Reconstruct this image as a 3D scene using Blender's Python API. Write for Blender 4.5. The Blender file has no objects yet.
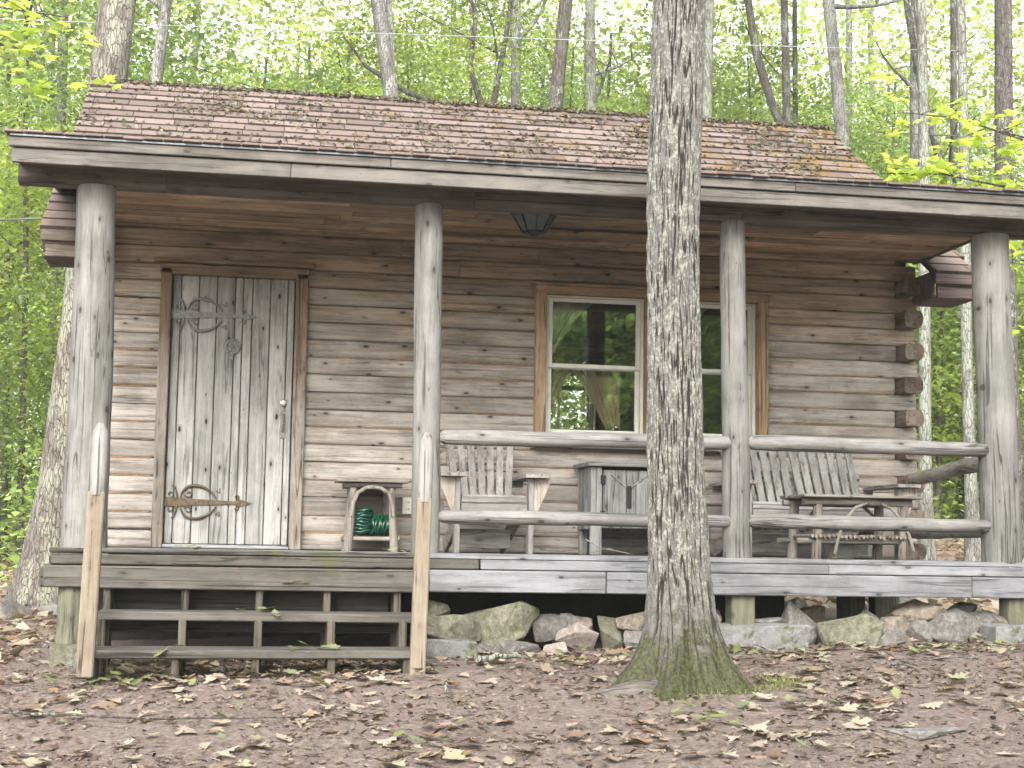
import bpy, math, random
import numpy as np
from mathutils import Vector, Matrix, noise as mn

random.seed(11)
RNG = np.random.default_rng(7)
SC = bpy.context.scene
COL = SC.collection
R = math.radians

# ------------------------------------------------------------------ helpers
def rnd(a, b): return random.uniform(a, b)

class MB:
    """collects shapes into one mesh object"""
    def __init__(self): self.v = []; self.f = []; self.m = []; self.s = []
    def add(self, vs, fs, mi=0, smooth=False):
        o = len(self.v); self.v += [tuple(p) for p in vs]
        for f in fs:
            self.f.append([i + o for i in f]); self.m.append(mi); self.s.append(smooth)
    def box(self, c, size, rot=None, ch=0.004, mi=0, jit=0.0):
        hx, hy, hz = [s / 2 for s in size]
        ch = min(ch, hx * .45, hy * .45, hz * .45)
        vs = []; idx = {}
        for sx in (-1, 1):
            for sy in (-1, 1):
                for sz in (-1, 1):
                    jx, jy, jz = (rnd(-jit, jit), rnd(-jit, jit), rnd(-jit, jit)) if jit else (0, 0, 0)
                    for a in range(3):
                        p = [sx * hx, sy * hy, sz * hz]
                        for b in range(3):
                            if b != a: p[b] -= (sx, sy, sz)[b] * ch
                        idx[(sx, sy, sz, a)] = len(vs); vs.append(Vector((p[0] + jx, p[1] + jy, p[2] + jz)))
        fs = []
        for a in range(3):
            b, c2 = [(1, 2), (2, 0), (0, 1)][a]
            for s in (-1, 1):
                q = []
                for tb, tc in ((-1, -1), (1, -1), (1, 1), (-1, 1)):
                    k = [0, 0, 0]; k[a] = s; k[b] = tb; k[c2] = tc
                    q.append(idx[(k[0], k[1], k[2], a)])
                fs.append(q if s > 0 else q[::-1])
        for a in range(3):
            b, c2 = [(1, 2), (2, 0), (0, 1)][a]
            for sb in (-1, 1):
                for sc in (-1, 1):
                    k0 = [0, 0, 0]; k0[b] = sb; k0[c2] = sc; k1 = list(k0); k0[a] = -1; k1[a] = 1
                    q = [idx[(*k0, b)], idx[(*k1, b)], idx[(*k1, c2)], idx[(*k0, c2)]]
                    fs.append(q if sb * sc < 0 else q[::-1])
        for sx in (-1, 1):
            for sy in (-1, 1):
                for sz in (-1, 1):
                    q = [idx[(sx, sy, sz, a)] for a in range(3)]
                    fs.append(q if sx * sy * sz > 0 else q[::-1])
        if rot is not None: vs = [rot @ p for p in vs]
        c = Vector(c)
        self.add([p + c for p in vs], fs, mi)
    def beam(self, a, b, w, t, up=(0, 0, 1), ch=0.004, mi=0, jit=0.0):
        """box from a to b; w across (perpendicular to up), t along up"""
        a = Vector(a); b = Vector(b); d = b - a; L = d.length; x = d.normalized()
        y = Vector(up).cross(x)
        if y.length < 1e-5: y = Vector((1, 0, 0)).cross(x)
        y.normalize(); z = x.cross(y)
        rot = Matrix((x, y, z)).transposed()
        self.box((a + b) / 2, (L, w, t), rot, ch, mi, jit)
    def tube(self, pts, rad, n=8, mi=0, smooth=True, wob=0.0, cap=True, flat=None):
        pts = [Vector(p) for p in pts]; k = len(pts)
        if not hasattr(rad, '__len__'): rad = [rad] * k
        rings = []; prev = None
        sd = rnd(0, 100)
        for i in range(k):
            t = (pts[min(i + 1, k - 1)] - pts[max(i - 1, 0)])
            t.normalize()
            if prev is None:
                ref = Vector((0, 0, 1)) if abs(t.z) < .9 else Vector((1, 0, 0))
                u = t.cross(ref).normalized()
            else:
                u = (prev - t * prev.dot(t)).normalized()
            prev = u; w = t.cross(u)
            ring = []
            for j in range(n):
                a = 2 * math.pi * j / n
                r = rad[i]
                if wob: r *= 1 + wob * mn.noise(Vector((math.cos(a) * 1.2 + sd, math.sin(a) * 1.2, pts[i].length * 3 + sd)))
                ring.append(pts[i] + (u * math.cos(a) + w * math.sin(a)) * r)
            rings.append(ring)
        vs = [p for r_ in rings for p in r_]; fs = []
        for i in range(k - 1):
            for j in range(n):
                a = i * n + j; b = i * n + (j + 1) % n
                fs.append([a, b, b + n, a + n])
        self.add(vs, fs, mi, smooth)
        if cap:
            self.add(rings[0], [list(range(n))[::-1]], mi); self.add(rings[-1], [list(range(n))], mi)
    def prism(self, poly, axis, a, b, mi=0, smooth=False, div=1, wob=0.0):
        """extrude a 2D polygon along an axis (0,1,2) between a and b"""
        n = len(poly); vs = []
        sd = rnd(0, 99)
        for k in range(div + 1):
            t = a + (b - a) * k / div
            for i, (p, q) in enumerate(poly):
                if wob:
                    p = p + wob * mn.noise(Vector((t * 2.2 + sd, i * .35, sd))); q = q + wob * mn.noise(Vector((t * 2.2 - sd, i * .35, sd + 9)))
                P = [0, 0, 0]; P[axis] = t; o = [(1, 2), (0, 2), (0, 1)][axis]; P[o[0]] = p; P[o[1]] = q
                vs.append(P)
        fs = []
        for k in range(div):
            for i in range(n):
                j = (i + 1) % n
                fs.append([k * n + i, k * n + j, (k + 1) * n + j, (k + 1) * n + i])
        fs.append(list(range(n))[::-1]); fs.append([div * n + i for i in range(n)])
        self.add(vs, fs, mi, smooth)
    def lathe(self, prof, c, n=20, mi=0, smooth=True):
        vs = []; fs = []; k = len(prof)
        for r, z in prof:
            for j in range(n):
                a = 2 * math.pi * j / n
                vs.append((c[0] + r * math.cos(a), c[1] + r * math.sin(a), c[2] + z))
        for i in range(k - 1):
            for j in range(n):
                a = i * n + j; b = i * n + (j + 1) % n
                fs.append([a, b, b + n, a + n])
        self.add(vs, fs, mi, smooth)
    def build(self, name, mats, parent=None, off=None):
        me = bpy.data.meshes.new(name)
        o3 = Vector((0, 0, 0))
        root = parent
        while root is not None:
            o3 += root.location; root = root.parent
        if off is not None: o3 = Vector(off)
        vs = [(p[0] - o3.x, p[1] - o3.y, p[2] - o3.z) for p in self.v] if o3.length else self.v
        me.from_pydata(vs, [], self.f)
        if not isinstance(mats, (list, tuple)): mats = [mats]
        for m in mats: me.materials.append(m)
        me.polygons.foreach_set('material_index', self.m)
        me.polygons.foreach_set('use_smooth', self.s)
        me.update()
        import bmesh
        bm = bmesh.new(); bm.from_mesh(me); bmesh.ops.recalc_face_normals(bm, faces=bm.faces); bm.to_mesh(me); bm.free()
        o = bpy.data.objects.new(name, me); COL.objects.link(o)
        if parent is not None: o.parent = parent
        return o

def tag(o, label=None, cat=None, group=None, kind=None):
    if label: o['label'] = label
    if cat: o['category'] = cat
    if group: o['group'] = group
    if kind: o['kind'] = kind
    return o
def thing(name, label, cat, loc=(0, 0, 0), group=None):
    o = bpy.data.objects.new(name, None); COL.objects.link(o); o.location = loc
    o.empty_display_size = .1
    bpy.context.view_layer.update()
    return tag(o, label, cat, group)
def copy_tree(o, parent=None):
    c = o.copy(); COL.objects.link(c); c.parent = parent
    for ch in list(o.children): copy_tree(ch, c)
    return c

def batch(name, V, F, M, T, mat, parent=None, smooth=False):
    """many transformed copies of a tiny template as one mesh. V (n,3); F list of tris; M (N,3,3); T (N,3)"""
    N = len(T); n = len(V); F = np.asarray(F); nf, k = F.shape
    P = np.einsum('nij,vj->nvi', M, V) + T[:, None, :]
    P = P.reshape(-1, 3).astype(np.float32)
    idx = (F[None] + (np.arange(N) * n)[:, None, None]).reshape(-1).astype(np.int32)
    me = bpy.data.meshes.new(name)
    me.vertices.add(len(P)); me.vertices.foreach_set('co', P.ravel())
    me.loops.add(len(idx)); me.loops.foreach_set('vertex_index', idx)
    me.polygons.add(N * nf); me.polygons.foreach_set('loop_start', np.arange(N * nf, dtype=np.int32) * k)
    me.update(calc_edges=True)
    me.materials.append(mat)
    o = bpy.data.objects.new(name, me); COL.objects.link(o)
    if parent is not None: o.parent = parent
    return o

def rots(N, tilt, spin=None):
    """random orientations: flat leaf in XY, tilted by up to tilt (std radians), spun about z"""
    a = RNG.uniform(0, 2 * np.pi, N) if spin is None else spin
    tx = RNG.normal(0, tilt, N); ty = RNG.normal(0, tilt, N)
    ca, sa = np.cos(a), np.sin(a); z = np.zeros(N); o = np.ones(N)
    Rz = np.stack([np.stack([ca, -sa, z], -1), np.stack([sa, ca, z], -1), np.stack([z, z, o], -1)], 1)
    Rx = np.stack([np.stack([o, z, z], -1), np.stack([z, np.cos(tx), -np.sin(tx)], -1), np.stack([z, np.sin(tx), np.cos(tx)], -1)], 1)
    Ry = np.stack([np.stack([np.cos(ty), z, np.sin(ty)], -1), np.stack([z, o, z], -1), np.stack([-np.sin(ty), z, np.cos(ty)], -1)], 1)
    return Rx @ Ry @ Rz

# ------------------------------------------------------------------ materials
class NT:
    def __init__(self, name):
        self.mat = bpy.data.materials.new(name); self.mat.use_nodes = True
        self.t = self.mat.node_tree; self.t.nodes.clear()
        self.out = self.n('ShaderNodeOutputMaterial')
    def n(self, typ, **kw):
        nd = self.t.nodes.new(typ)
        for k, v in kw.items(): setattr(nd, k, v)
        return nd
    def l(self, a, b): self.t.links.new(a, b)
    def val(self, sock, v):
        if isinstance(v, bpy.types.NodeSocket): self.l(v, sock)
        else: sock.default_value = v
    def math(self, op, a, b=0.0, clamp=False):
        m = self.n('ShaderNodeMath', operation=op, use_clamp=clamp); self.val(m.inputs[0], a); self.val(m.inputs[1], b); return m.outputs[0]
    def vmul(self, v, s):
        m = self.n('ShaderNodeVectorMath', operation='MULTIPLY'); self.l(v, m.inputs[0]); self.val(m.inputs[1], s); return m.outputs[0]
    def vadd(self, v, s):
        m = self.n('ShaderNodeVectorMath', operation='ADD'); self.l(v, m.inputs[0]); self.val(m.inputs[1], s); return m.outputs[0]
    def noise(self, v, scale, detail=5, rough=.6, dist=0.0):
        m = self.n('ShaderNodeTexNoise'); self.l(v, m.inputs['Vector']); m.inputs['Scale'].default_value = scale
        m.inputs['Detail'].default_value = detail; m.inputs['Roughness'].default_value = rough; m.inputs['Distortion'].default_value = dist
        return m.outputs['Fac']
    def voro(self, v, scale, feature='F1', out='Distance'):
        m = self.n('ShaderNodeTexVoronoi', feature=feature); self.l(v, m.inputs['Vector']); m.inputs['Scale'].default_value = scale
        return m.outputs[out]
    def step(self, x, a, b):
        m = self.n('ShaderNodeMapRange', interpolation_type='SMOOTHSTEP'); self.l(x, m.inputs[0])
        m.inputs[1].default_value = a; m.inputs[2].default_value = b; return m.outputs[0]
    def mix(self, f, a, b, blend='MIX'):
        m = self.n('ShaderNodeMix', data_type='RGBA', blend_type=blend); self.val(m.inputs[0], f)
        self.val(m.inputs[6], a if isinstance(a, bpy.types.NodeSocket) else (*a, 1)); self.val(m.inputs[7], b if isinstance(b, bpy.types.NodeSocket) else (*b, 1))
        return m.outputs[2]
    def ramp(self, x, stops):
        m = self.n('ShaderNodeValToRGB'); self.l(x, m.inputs[0]); e = m.color_ramp.elements
        while len(e) > 1: e.remove(e[-1])
        e[0].position = stops[0][0]; e[0].color = (*stops[0][1], 1)
        for p, c in stops[1:]:
            k = e.new(p); k.color = (*c, 1)
        return m.outputs[0]
    def obj(self): return self.n('ShaderNodeTexCoord').outputs['Object']
    def island(self): return self.n('ShaderNodeNewGeometry').outputs['Random Per Island']
    def sep(self, v):
        m = self.n('ShaderNodeSeparateXYZ'); self.l(v, m.inputs[0]); return m.outputs
    def bsdf(self, col, rough=.85, bump=None, dist=.004, strength=.6, metal=0.0, spec=.3):
        b = self.n('ShaderNodeBsdfPrincipled'); self.val(b.inputs['Base Color'], col if isinstance(col, bpy.types.NodeSocket) else (*col, 1))
        self.val(b.inputs['Roughness'], rough); b.inputs['Metallic'].default_value = metal
        b.inputs['Specular IOR Level'].default_value = spec
        if bump is not None:
            bp = self.n('ShaderNodeBump'); bp.inputs['Strength'].default_value = strength; bp.inputs['Distance'].default_value = dist
            self.l(bump, bp.inputs['Height']); self.l(bp.outputs[0], b.inputs['Normal'])
        self.l(b.outputs[0], self.out.inputs[0]); return b

def wood(name, axis, light, dark, warm=None, wz=(1.2, 2.2), knot=.5, var=.35, moss=None, grain=1.0, rough=.85, crack=.8, green=0.0):
    m = NT(name); co = m.obj(); isl = m.island()
    cb = m.n('ShaderNodeCombineXYZ')
    m.l(m.math('MULTIPLY', isl, 37.3), cb.inputs[0]); m.l(m.math('MULTIPLY', isl, 91.7), cb.inputs[1]); m.l(m.math('MULTIPLY', isl, 53.1), cb.inputs[2])
    p = m.vadd(co, cb.outputs[0])
    sc = [17 * grain] * 3; sc[axis] = .9 * grain
    ps = m.vmul(p, tuple(sc))
    A = m.noise(ps, 1.6, 9, .8, .25)
    sf = [70 * grain] * 3; sf[axis] = 9 * grain
    FL = m.noise(m.vmul(p, tuple(sf)), 1.0, 5, .75)
    sc2 = [46 * grain] * 3; sc2[axis] = .8 * grain
    B = m.noise(m.vmul(p, tuple(sc2)), 1.0, 4, .6, .2)
    blot = m.noise(p, 2.3, 5, .62, .4)
    xyz = m.sep(p); ac = {0: 2, 1: 2, 2: 0}[axis]
    kc = m.n('ShaderNodeCombineXYZ'); m.l(m.math('MULTIPLY', xyz[axis], 3.4), kc.inputs[0]); m.l(m.math('MULTIPLY', xyz[ac], 8.0), kc.inputs[1])
    vk = m.n('ShaderNodeTexVoronoi', voronoi_dimensions='2D'); m.l(kc.outputs[0], vk.inputs['Vector']); vk.inputs['Scale'].default_value = 1.0
    ks = m.sep(vk.outputs['Color'])
    K = m.math('DIVIDE', vk.outputs['Distance'], m.math('ADD', m.math('MULTIPLY', m.step(ks[0], .2, 1.0), .9), .02))
    S3 = [9 * grain] * 3; S3[axis] = 1.7 * grain
    patch = m.noise(m.vmul(p, tuple(S3)), 1.0, 6, .7, .5)
    a = m.step(m.math('ADD', m.math('MULTIPLY', A, .62), m.math('MULTIPLY', patch, .38)), .39, .60)
    col = m.mix(a, dark, light)
    col = m.mix(m.math('MULTIPLY', m.step(blot, .42, .72), .45), col, tuple(.55 * c for c in dark))
    col = m.mix(m.math('MULTIPLY', m.step(blot, .52, .25), .35), col, tuple(min(1, 1.25 * c) for c in light))
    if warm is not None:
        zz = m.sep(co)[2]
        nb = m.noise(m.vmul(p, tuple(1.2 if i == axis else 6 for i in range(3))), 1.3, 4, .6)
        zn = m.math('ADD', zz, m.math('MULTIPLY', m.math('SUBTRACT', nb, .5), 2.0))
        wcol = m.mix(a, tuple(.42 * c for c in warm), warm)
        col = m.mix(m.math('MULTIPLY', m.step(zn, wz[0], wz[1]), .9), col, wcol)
    col = m.mix(m.math('MULTIPLY', m.step(FL, .56, .68), .45), col, tuple(.45 * c for c in dark))
    col = m.mix(m.math('MULTIPLY', m.step(FL, .43, .33), .3), col, tuple(min(1, 1.35 * c) for c in light))
    cr = m.step(B, .42, .35)
    col = m.mix(m.math('MULTIPLY', cr, crack), col, tuple(.25 * c for c in dark))
    sl = [8.5 * grain] * 3; sl[axis] = .42 * grain
    LN = m.noise(m.vmul(p, tuple(sl)), 1.0, 3, .5, .15)
    ln = m.step(m.math('ABSOLUTE', m.math('SUBTRACT', LN, .5)), .011, .003)
    ln = m.math('MULTIPLY', ln, m.step(blot, .44, .56))
    col = m.mix(m.math('MULTIPLY', ln, crack), col, tuple(.2 * c for c in dark))
    kn = m.step(K, .105, .05)
    kh = m.step(K, .30, .10)
    col = m.mix(m.math('MULTIPLY', kh, .35 * min(1, knot * 2)), col, tuple(.5 * c for c in dark))
    col = m.mix(m.math('MULTIPLY', kn, knot), col, (.018, .014, .011))
    v = m.math('ADD', m.math('MULTIPLY', isl, var), 1 - var / 2)
    vm = m.n('ShaderNodeVectorMath', operation='SCALE'); m.l(col, vm.inputs[0]); m.l(v, vm.inputs['Scale']); col = vm.outputs[0]
    if moss:
        mcol, thr = moss
        mm = m.step(m.noise(co, 3.1, 6, .65, .5), thr, thr + .14)
        col = m.mix(m.math('MULTIPLY', mm, .8), col, mcol)
    if green:
        gm = m.step(m.noise(co, 1.7, 4, .6), .40, .7)
        col = m.mix(m.math('MULTIPLY', gm, green), col, (.24, .28, .20))
    h = m.math('SUBTRACT', m.math('MULTIPLY', A, .5), m.math('MULTIPLY', m.math('MAXIMUM', cr, ln), .7))
    h = m.math('SUBTRACT', h, m.math('MULTIPLY', kn, .5))
    m.bsdf(col, rough, h, .006, .7, spec=.25)
    return m.mat

def flat(name, col, rough=.6, metal=0.0, nz=0.25, scale=30, spec=.4):
    m = NT(name); co = m.obj()
    n = m.noise(co, scale, 6, .65)
    c = m.mix(m.step(n, .3, .75), tuple(c * (1 - nz) for c in col), tuple(min(1, c * (1 + nz)) for c in col))
    m.bsdf(c, rough, n, .002, .35, metal, spec)
    return m.mat

def bark(name, deep, ridge, lichen, lam=.5, zs=1.0, moss_z=None):
    m = NT(name); co = m.obj()
    p1 = m.vmul(co, (34 * zs, 34 * zs, 6 * zs)); A = m.noise(p1, 1.0, 6, .65, .6)
    V = m.voro(m.vmul(co, (30 * zs, 30 * zs, 7 * zs)), 1.0, 'DISTANCE_TO_EDGE')
    big = m.noise(m.vmul(co, (3.2, 3.2, 1.6)), 1.0, 5, .7, .7)
    fine = m.noise(co, 38, 4, .6)
    cr = m.step(V, .09, .0)
    col = m.mix(m.step(A, .35, .65), deep, ridge)
    L = m.math('MULTIPLY', m.step(m.math('ADD', big, m.math('MULTIPLY', m.math('SUBTRACT', fine, .5), .35)), .62 - lam * .25, .70 - lam * .25), m.math('SUBTRACT', 1.0, m.math('MULTIPLY', cr, .8)))
    col = m.mix(m.math('MULTIPLY', L, .85), col, lichen)
    col = m.mix(m.math('MULTIPLY', cr, .55), col, tuple(.45 * c for c in deep))
    if moss_z:
        zz = m.sep(co)[2]
        g = m.step(m.math('ADD', zz, m.math('MULTIPLY', m.math('SUBTRACT', m.noise(co, 5, 5, .65), .5), 1.1)), moss_z[1], moss_z[0])
        col = m.mix(m.math('MULTIPLY', g, .8), col, (.055, .065, .018))
    h = m.math('SUBTRACT', A, m.math('MULTIPLY', cr, 1.0))
    m.bsdf(col, .92, h, .012, .8, spec=.15)
    return m.mat

def leafmat(name, cols, trans, mixf=.5, orand=.3, gloss=.06, patchy=0):
    m = NT(name); isl = m.island()
    oi = m.n('ShaderNodeObjectInfo').outputs['Random']
    c = m.ramp(isl, [(i / max(1, len(cols) - 1), k) for i, k in enumerate(cols)])
    t = m.ramp(isl, [(i / max(1, len(trans) - 1), k) for i, k in enumerate(trans)])
    s = m.math('ADD', m.math('MULTIPLY', oi, orand), 1 - orand / 2)
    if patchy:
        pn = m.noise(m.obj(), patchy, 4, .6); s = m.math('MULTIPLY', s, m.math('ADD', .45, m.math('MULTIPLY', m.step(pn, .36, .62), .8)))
    def sc(x):
        v = m.n('ShaderNodeVectorMath', operation='SCALE'); m.l(x, v.inputs[0]); m.l(s, v.inputs['Scale']); return v.outputs[0]
    d = m.n('ShaderNodeBsdfDiffuse'); m.l(sc(c), d.inputs[0])
    tr = m.n('ShaderNodeBsdfTranslucent'); m.l(sc(t), tr.inputs[0])
    mx = m.n('ShaderNodeMixShader'); mx.inputs[0].default_value = mixf; m.l(d.outputs[0], mx.inputs[1]); m.l(tr.outputs[0], mx.inputs[2])
    g = m.n('ShaderNodeBsdfGlossy'); g.inputs['Roughness'].default_value = .45; g.inputs[0].default_value = (.8, .85, .8, 1)
    m2 = m.n('ShaderNodeMixShader'); m2.inputs[0].default_value = gloss; m.l(mx.outputs[0], m2.inputs[1]); m.l(g.outputs[0], m2.inputs[2])
    m.l(m2.outputs[0], m.out.inputs[0])
    return m.mat

GREY_L = (.36, .345, .32); GREY_D = (.19, .178, .16)
M = {}
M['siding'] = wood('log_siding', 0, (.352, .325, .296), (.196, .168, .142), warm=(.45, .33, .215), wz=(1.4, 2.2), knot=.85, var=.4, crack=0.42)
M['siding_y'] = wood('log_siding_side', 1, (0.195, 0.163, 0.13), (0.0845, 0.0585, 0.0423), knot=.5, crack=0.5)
M['seam'] = flat('tan_seam', (.30, .175, .085), .9, 0, .4, 20)
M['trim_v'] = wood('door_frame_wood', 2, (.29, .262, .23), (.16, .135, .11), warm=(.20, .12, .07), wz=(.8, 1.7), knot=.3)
M['trim_h'] = wood('door_head_wood', 0, (.24, .165, .105), (.12, .075, .045), knot=.3)
M['win_v'] = wood('window_casing_upright', 2, (0.414, 0.306, 0.189), (0.252, 0.162, 0.09), knot=.3, var=.2)
M['win_h'] = wood('window_casing_head', 0, (.40, .28, .17), (.2, .125, .07), knot=.3, var=.2)
M['post'] = wood('peeled_log_grey', 2, (0.201, 0.197, 0.185), (0.116, 0.112, 0.104), knot=.8, var=.15, green=.1)
M['rail'] = wood('peeled_rail_grey', 0, (0.222, 0.215, 0.209), (0.115, 0.11, 0.102), knot=.8, var=.2, green=.05)
M['rail_y'] = wood('peeled_rail_side', 1, (.33, .31, .28), (.2, .18, .15), knot=.6, var=.2, green=.2)
M['fascia'] = wood('fascia_board', 0, (0.16, 0.147, 0.133), (0.092, 0.0827, 0.0741), knot=.6, var=.25, crack=0.38)
M['header'] = wood('header_log', 0, (0.137, 0.116, 0.0966), (0.0684, 0.0563, 0.0467), knot=.4, var=.25)
M['ceil'] = wood('ceiling_board', 0, (.50, .36, .22), (.22, .15, .095), knot=.4, var=.9)
M['deck'] = wood('deck_board', 0, (0.21, 0.214, 0.226), (0.132, 0.132, 0.137), knot=.7, var=.2, crack=0.4)
M['deck_moss'] = wood('deck_rim_mossy', 0, (0.1, 0.0928, 0.0798), (0.0521, 0.0465, 0.0372), knot=.6, var=.2, moss=((.06, .07, .02), .56))
M['step'] = wood('step_tread', 0, (0.115, 0.106, 0.0935), (0.0595, 0.0531, 0.0446), knot=.3, var=.3, moss=((.1, .105, .06), .6))
M['stringer'] = wood('step_stringer', 2, (0.106, 0.0935, 0.0744), (0.0531, 0.0446, 0.034), knot=.3, var=.3, moss=((.09, .085, .04), .55))
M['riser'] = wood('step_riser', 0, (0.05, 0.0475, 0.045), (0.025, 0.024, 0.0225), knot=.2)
M['newel_low'] = wood('newel_cut_face', 2, (0.227, 0.192, 0.148), (0.153, 0.123, 0.0884), knot=.25, var=.1)
M['newel_top'] = wood('newel_peeled_top', 2, (.25, .243, .23), (.17, .163, .15), knot=.3, var=.1)
M['pier'] = wood('pier_log', 2, (0.161, 0.158, 0.115), (0.077, 0.0735, 0.049), knot=.5, var=.2, moss=((.07, .08, .03), .55))
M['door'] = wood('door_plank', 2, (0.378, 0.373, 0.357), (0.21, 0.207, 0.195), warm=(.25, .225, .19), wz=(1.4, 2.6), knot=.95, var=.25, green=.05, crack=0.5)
M['sillb'] = wood('pale_sill', 0, (0.338, 0.345, 0.351), (0.234, 0.24, 0.247), knot=.15, var=.1)
M['chair_v'] = wood('chair_slat', 2, (0.288, 0.268, 0.256), (0.16, 0.148, 0.136), knot=.35, var=.25, crack=0.4)
M['chair_x'] = wood('chair_board_cross', 0, (0.304, 0.292, 0.28), (0.168, 0.16, 0.148), knot=.35, var=.25)
M['chair_y'] = wood('chair_board_long', 1, (.30, .275, .25), (.16, .145, .13), knot=.35, var=.25)
M['chair_tan'] = wood('chair_bracket', 2, (0.375, 0.338, 0.292), (0.24, 0.203, 0.165), knot=.2, var=.15)
M['love_v'] = wood('loveseat_slat', 2, (0.234, 0.237, 0.221), (0.142, 0.142, 0.13), knot=.3, var=.2, crack=0.4)
M['cab_v'] = wood('cabinet_plank', 2, (0.266, 0.271, 0.262), (0.143, 0.143, 0.138), knot=.6, var=.35)
M['cab_x'] = wood('cabinet_top', 0, (0.25, 0.254, 0.25), (0.134, 0.134, 0.134), knot=.3, var=.2)
M['twig'] = wood('twig_wood', 2, (0.247, 0.225, 0.195), (0.128, 0.109, 0.09), knot=.3, var=.5)
M['twig_x'] = wood('twig_board', 0, (0.256, 0.236, 0.208), (0.128, 0.112, 0.092), knot=.4, var=.5)
M['inside'] = wood('inside_wood', 0, (.26, .16, .09), (.12, .075, .04), knot=.3)
M['timber'] = wood('timber_dark', 0, (.15, .125, .10), (.08, .065, .05), knot=.3)
M['fascia_pink'] = wood('eave_board', 0, (0.18, 0.141, 0.132), (0.102, 0.078, 0.072), knot=.5, var=.2)
M['metal_edge'] = flat('drip_edge', (.16, .17, .19), .5, .6, .3)
M['iron'] = flat('weathered_iron', (.105, .08, .048), .6, .5, .5, 60)
M['iron_grey'] = flat('grey_iron', (.19, .19, .178), .65, .3, .4, 60)
M['black'] = flat('black_metal', (.012, .013, .015), .5, .2, .3)
M['bolt'] = flat('bright_bolt', (.75, .72, .65), .25, .9, .1)
M['plate'] = flat('outlet_plate', (.62, .61, .52), .5, 0, .05)
M['sash'] = flat('window_sash', (.60, .60, .53), .5, 0, .1, 8)
M['hose'] = flat('green_hose', (.003, .045, .023), .32, 0, .35, 25, .6)
M['lamp'] = flat('lantern_metal', (.02, .026, .03), .4, .4, .3)
M['lampglass'] = flat('lantern_glass', (.10, .13, .14), .15, 0, .2, 9, .7)
M['pot'] = flat('pale_clay', (.46, .45, .42), .85, 0, .2, 12)
M['wire'] = flat('cable_grey', (.3, .31, .31), .5, 0, .1)
M['wire_dark'] = flat('cable_dark', (.07, .075, .07), .6, 0, .1)

def glass():
    m = NT('window_glass')
    t = m.n('ShaderNodeBsdfTransparent'); t.inputs[0].default_value = (.93, .96, .94, 1)
    g = m.n('ShaderNodeBsdfGlossy'); g.inputs['Roughness'].default_value = .015; g.inputs[0].default_value = (.95, 1, .96, 1)
    fr = m.n('ShaderNodeFresnel'); fr.inputs[0].default_value = 1.5
    co = m.obj(); bp = m.n('ShaderNodeBump'); bp.inputs['Distance'].default_value = .004; bp.inputs['Strength'].default_value = .15
    m.l(m.noise(co, 2.2, 2, .5), bp.inputs['Height']); m.l(bp.outputs[0], g.inputs['Normal'])
    mx = m.n('ShaderNodeMixShader'); m.l(m.math('ADD', m.math('MULTIPLY', fr.outputs[0], 1.4), .115, True), mx.inputs[0])
    m.l(t.outputs[0], mx.inputs[1]); m.l(g.outputs[0], mx.inputs[2]); m.l(mx.outputs[0], m.out.inputs[0])
    return m.mat
M['glass'] = glass()

def cloth(name, col, tr):
    m = NT(name); co = m.obj()
    n = m.noise(m.vmul(co, (60, 60, 8)), 1, 3, .6)
    c = m.mix(n, tuple(.8 * k for k in col), tuple(min(1, 1.15 * k) for k in col))
    d = m.n('ShaderNodeBsdfDiffuse'); m.l(c, d.inputs[0]); t = m.n('ShaderNodeBsdfTranslucent'); t.inputs[0].default_value = (*tr, 1)
    mx = m.n('ShaderNodeMixShader'); mx.inputs[0].default_value = .35; m.l(d.outputs[0], mx.inputs[1]); m.l(t.outputs[0], mx.inputs[2])
    tp = m.n('ShaderNodeBsdfTransparent'); m2 = m.n('ShaderNodeMixShader'); m2.inputs[0].default_value = .08
    m.l(mx.outputs[0], m2.inputs[1]); m.l(tp.outputs[0], m2.inputs[2]); m.l(m2.outputs[0], m.out.inputs[0])
    return m.mat
M['curt_pale'] = cloth('sheer_cream', (.86, .86, .62), (.8, .8, .55))
M['curt_tan'] = cloth('sheer_tan', (.68, .54, .32), (.7, .55, .3))

def shingle_mat():
    m = NT('asphalt_shingle'); co = m.obj(); isl = m.island(); s = m.sep(co)
    c = m.ramp(isl, [(0, (.105, .080, .070)), (.35, (.135, .103, .091)), (.7, (.155, .119, .106)), (1, (.18, .14, .126))])
    n = m.noise(co, 160, 3, .7); c = m.mix(.5, c, m.ramp(n, [(.3, (.35, .35, .35)), (.7, (.85, .85, .85))]), 'OVERLAY')
    st = m.noise(m.vmul(co, (6, 1.5, 1.5)), 1.5, 5, .65); c = m.mix(m.math('MULTIPLY', m.step(st, .5, .75), .55), c, (.085, .065, .05))
    # moss, thicker toward the right-hand half and the ridge
    bias = m.math('ADD', m.math('MULTIPLY', s[0], .022), m.math('MULTIPLY', s[1], .025))
    mo = m.math('ADD', m.noise(co, 3.3, 7, .72, .6), bias)
    c = m.mix(m.math('MULTIPLY', m.step(mo, .66, .76), .85), c, (.15, .095, .035))
    mo2 = m.noise(m.vadd(co, (7, 3, 1)), 5.1, 6, .7, .4)
    c = m.mix(m.math('MULTIPLY', m.step(mo2, .66, .75), .8), c, (.12, .12, .03))
    m.bsdf(c, .95, n, .003, .5, spec=.1)
    return m.mat
M['shingle'] = shingle_mat()
M['butt_shade'] = flat('shingle_butt_edge_shade', (.05, .04, .034), .95, 0, .4, 40)  # dark asphalt edge, its tone also painting the shadow line under each row
M['moss'] = leafmat('roof_moss', [(.045, .034, .022), (.11, .068, .028), (.03, .022, .016), (.06, .045, .03), (.085, .08, .028), (.05, .035, .022)], [(.1, .08, .02), (.1, .08, .02)], .1)

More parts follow.
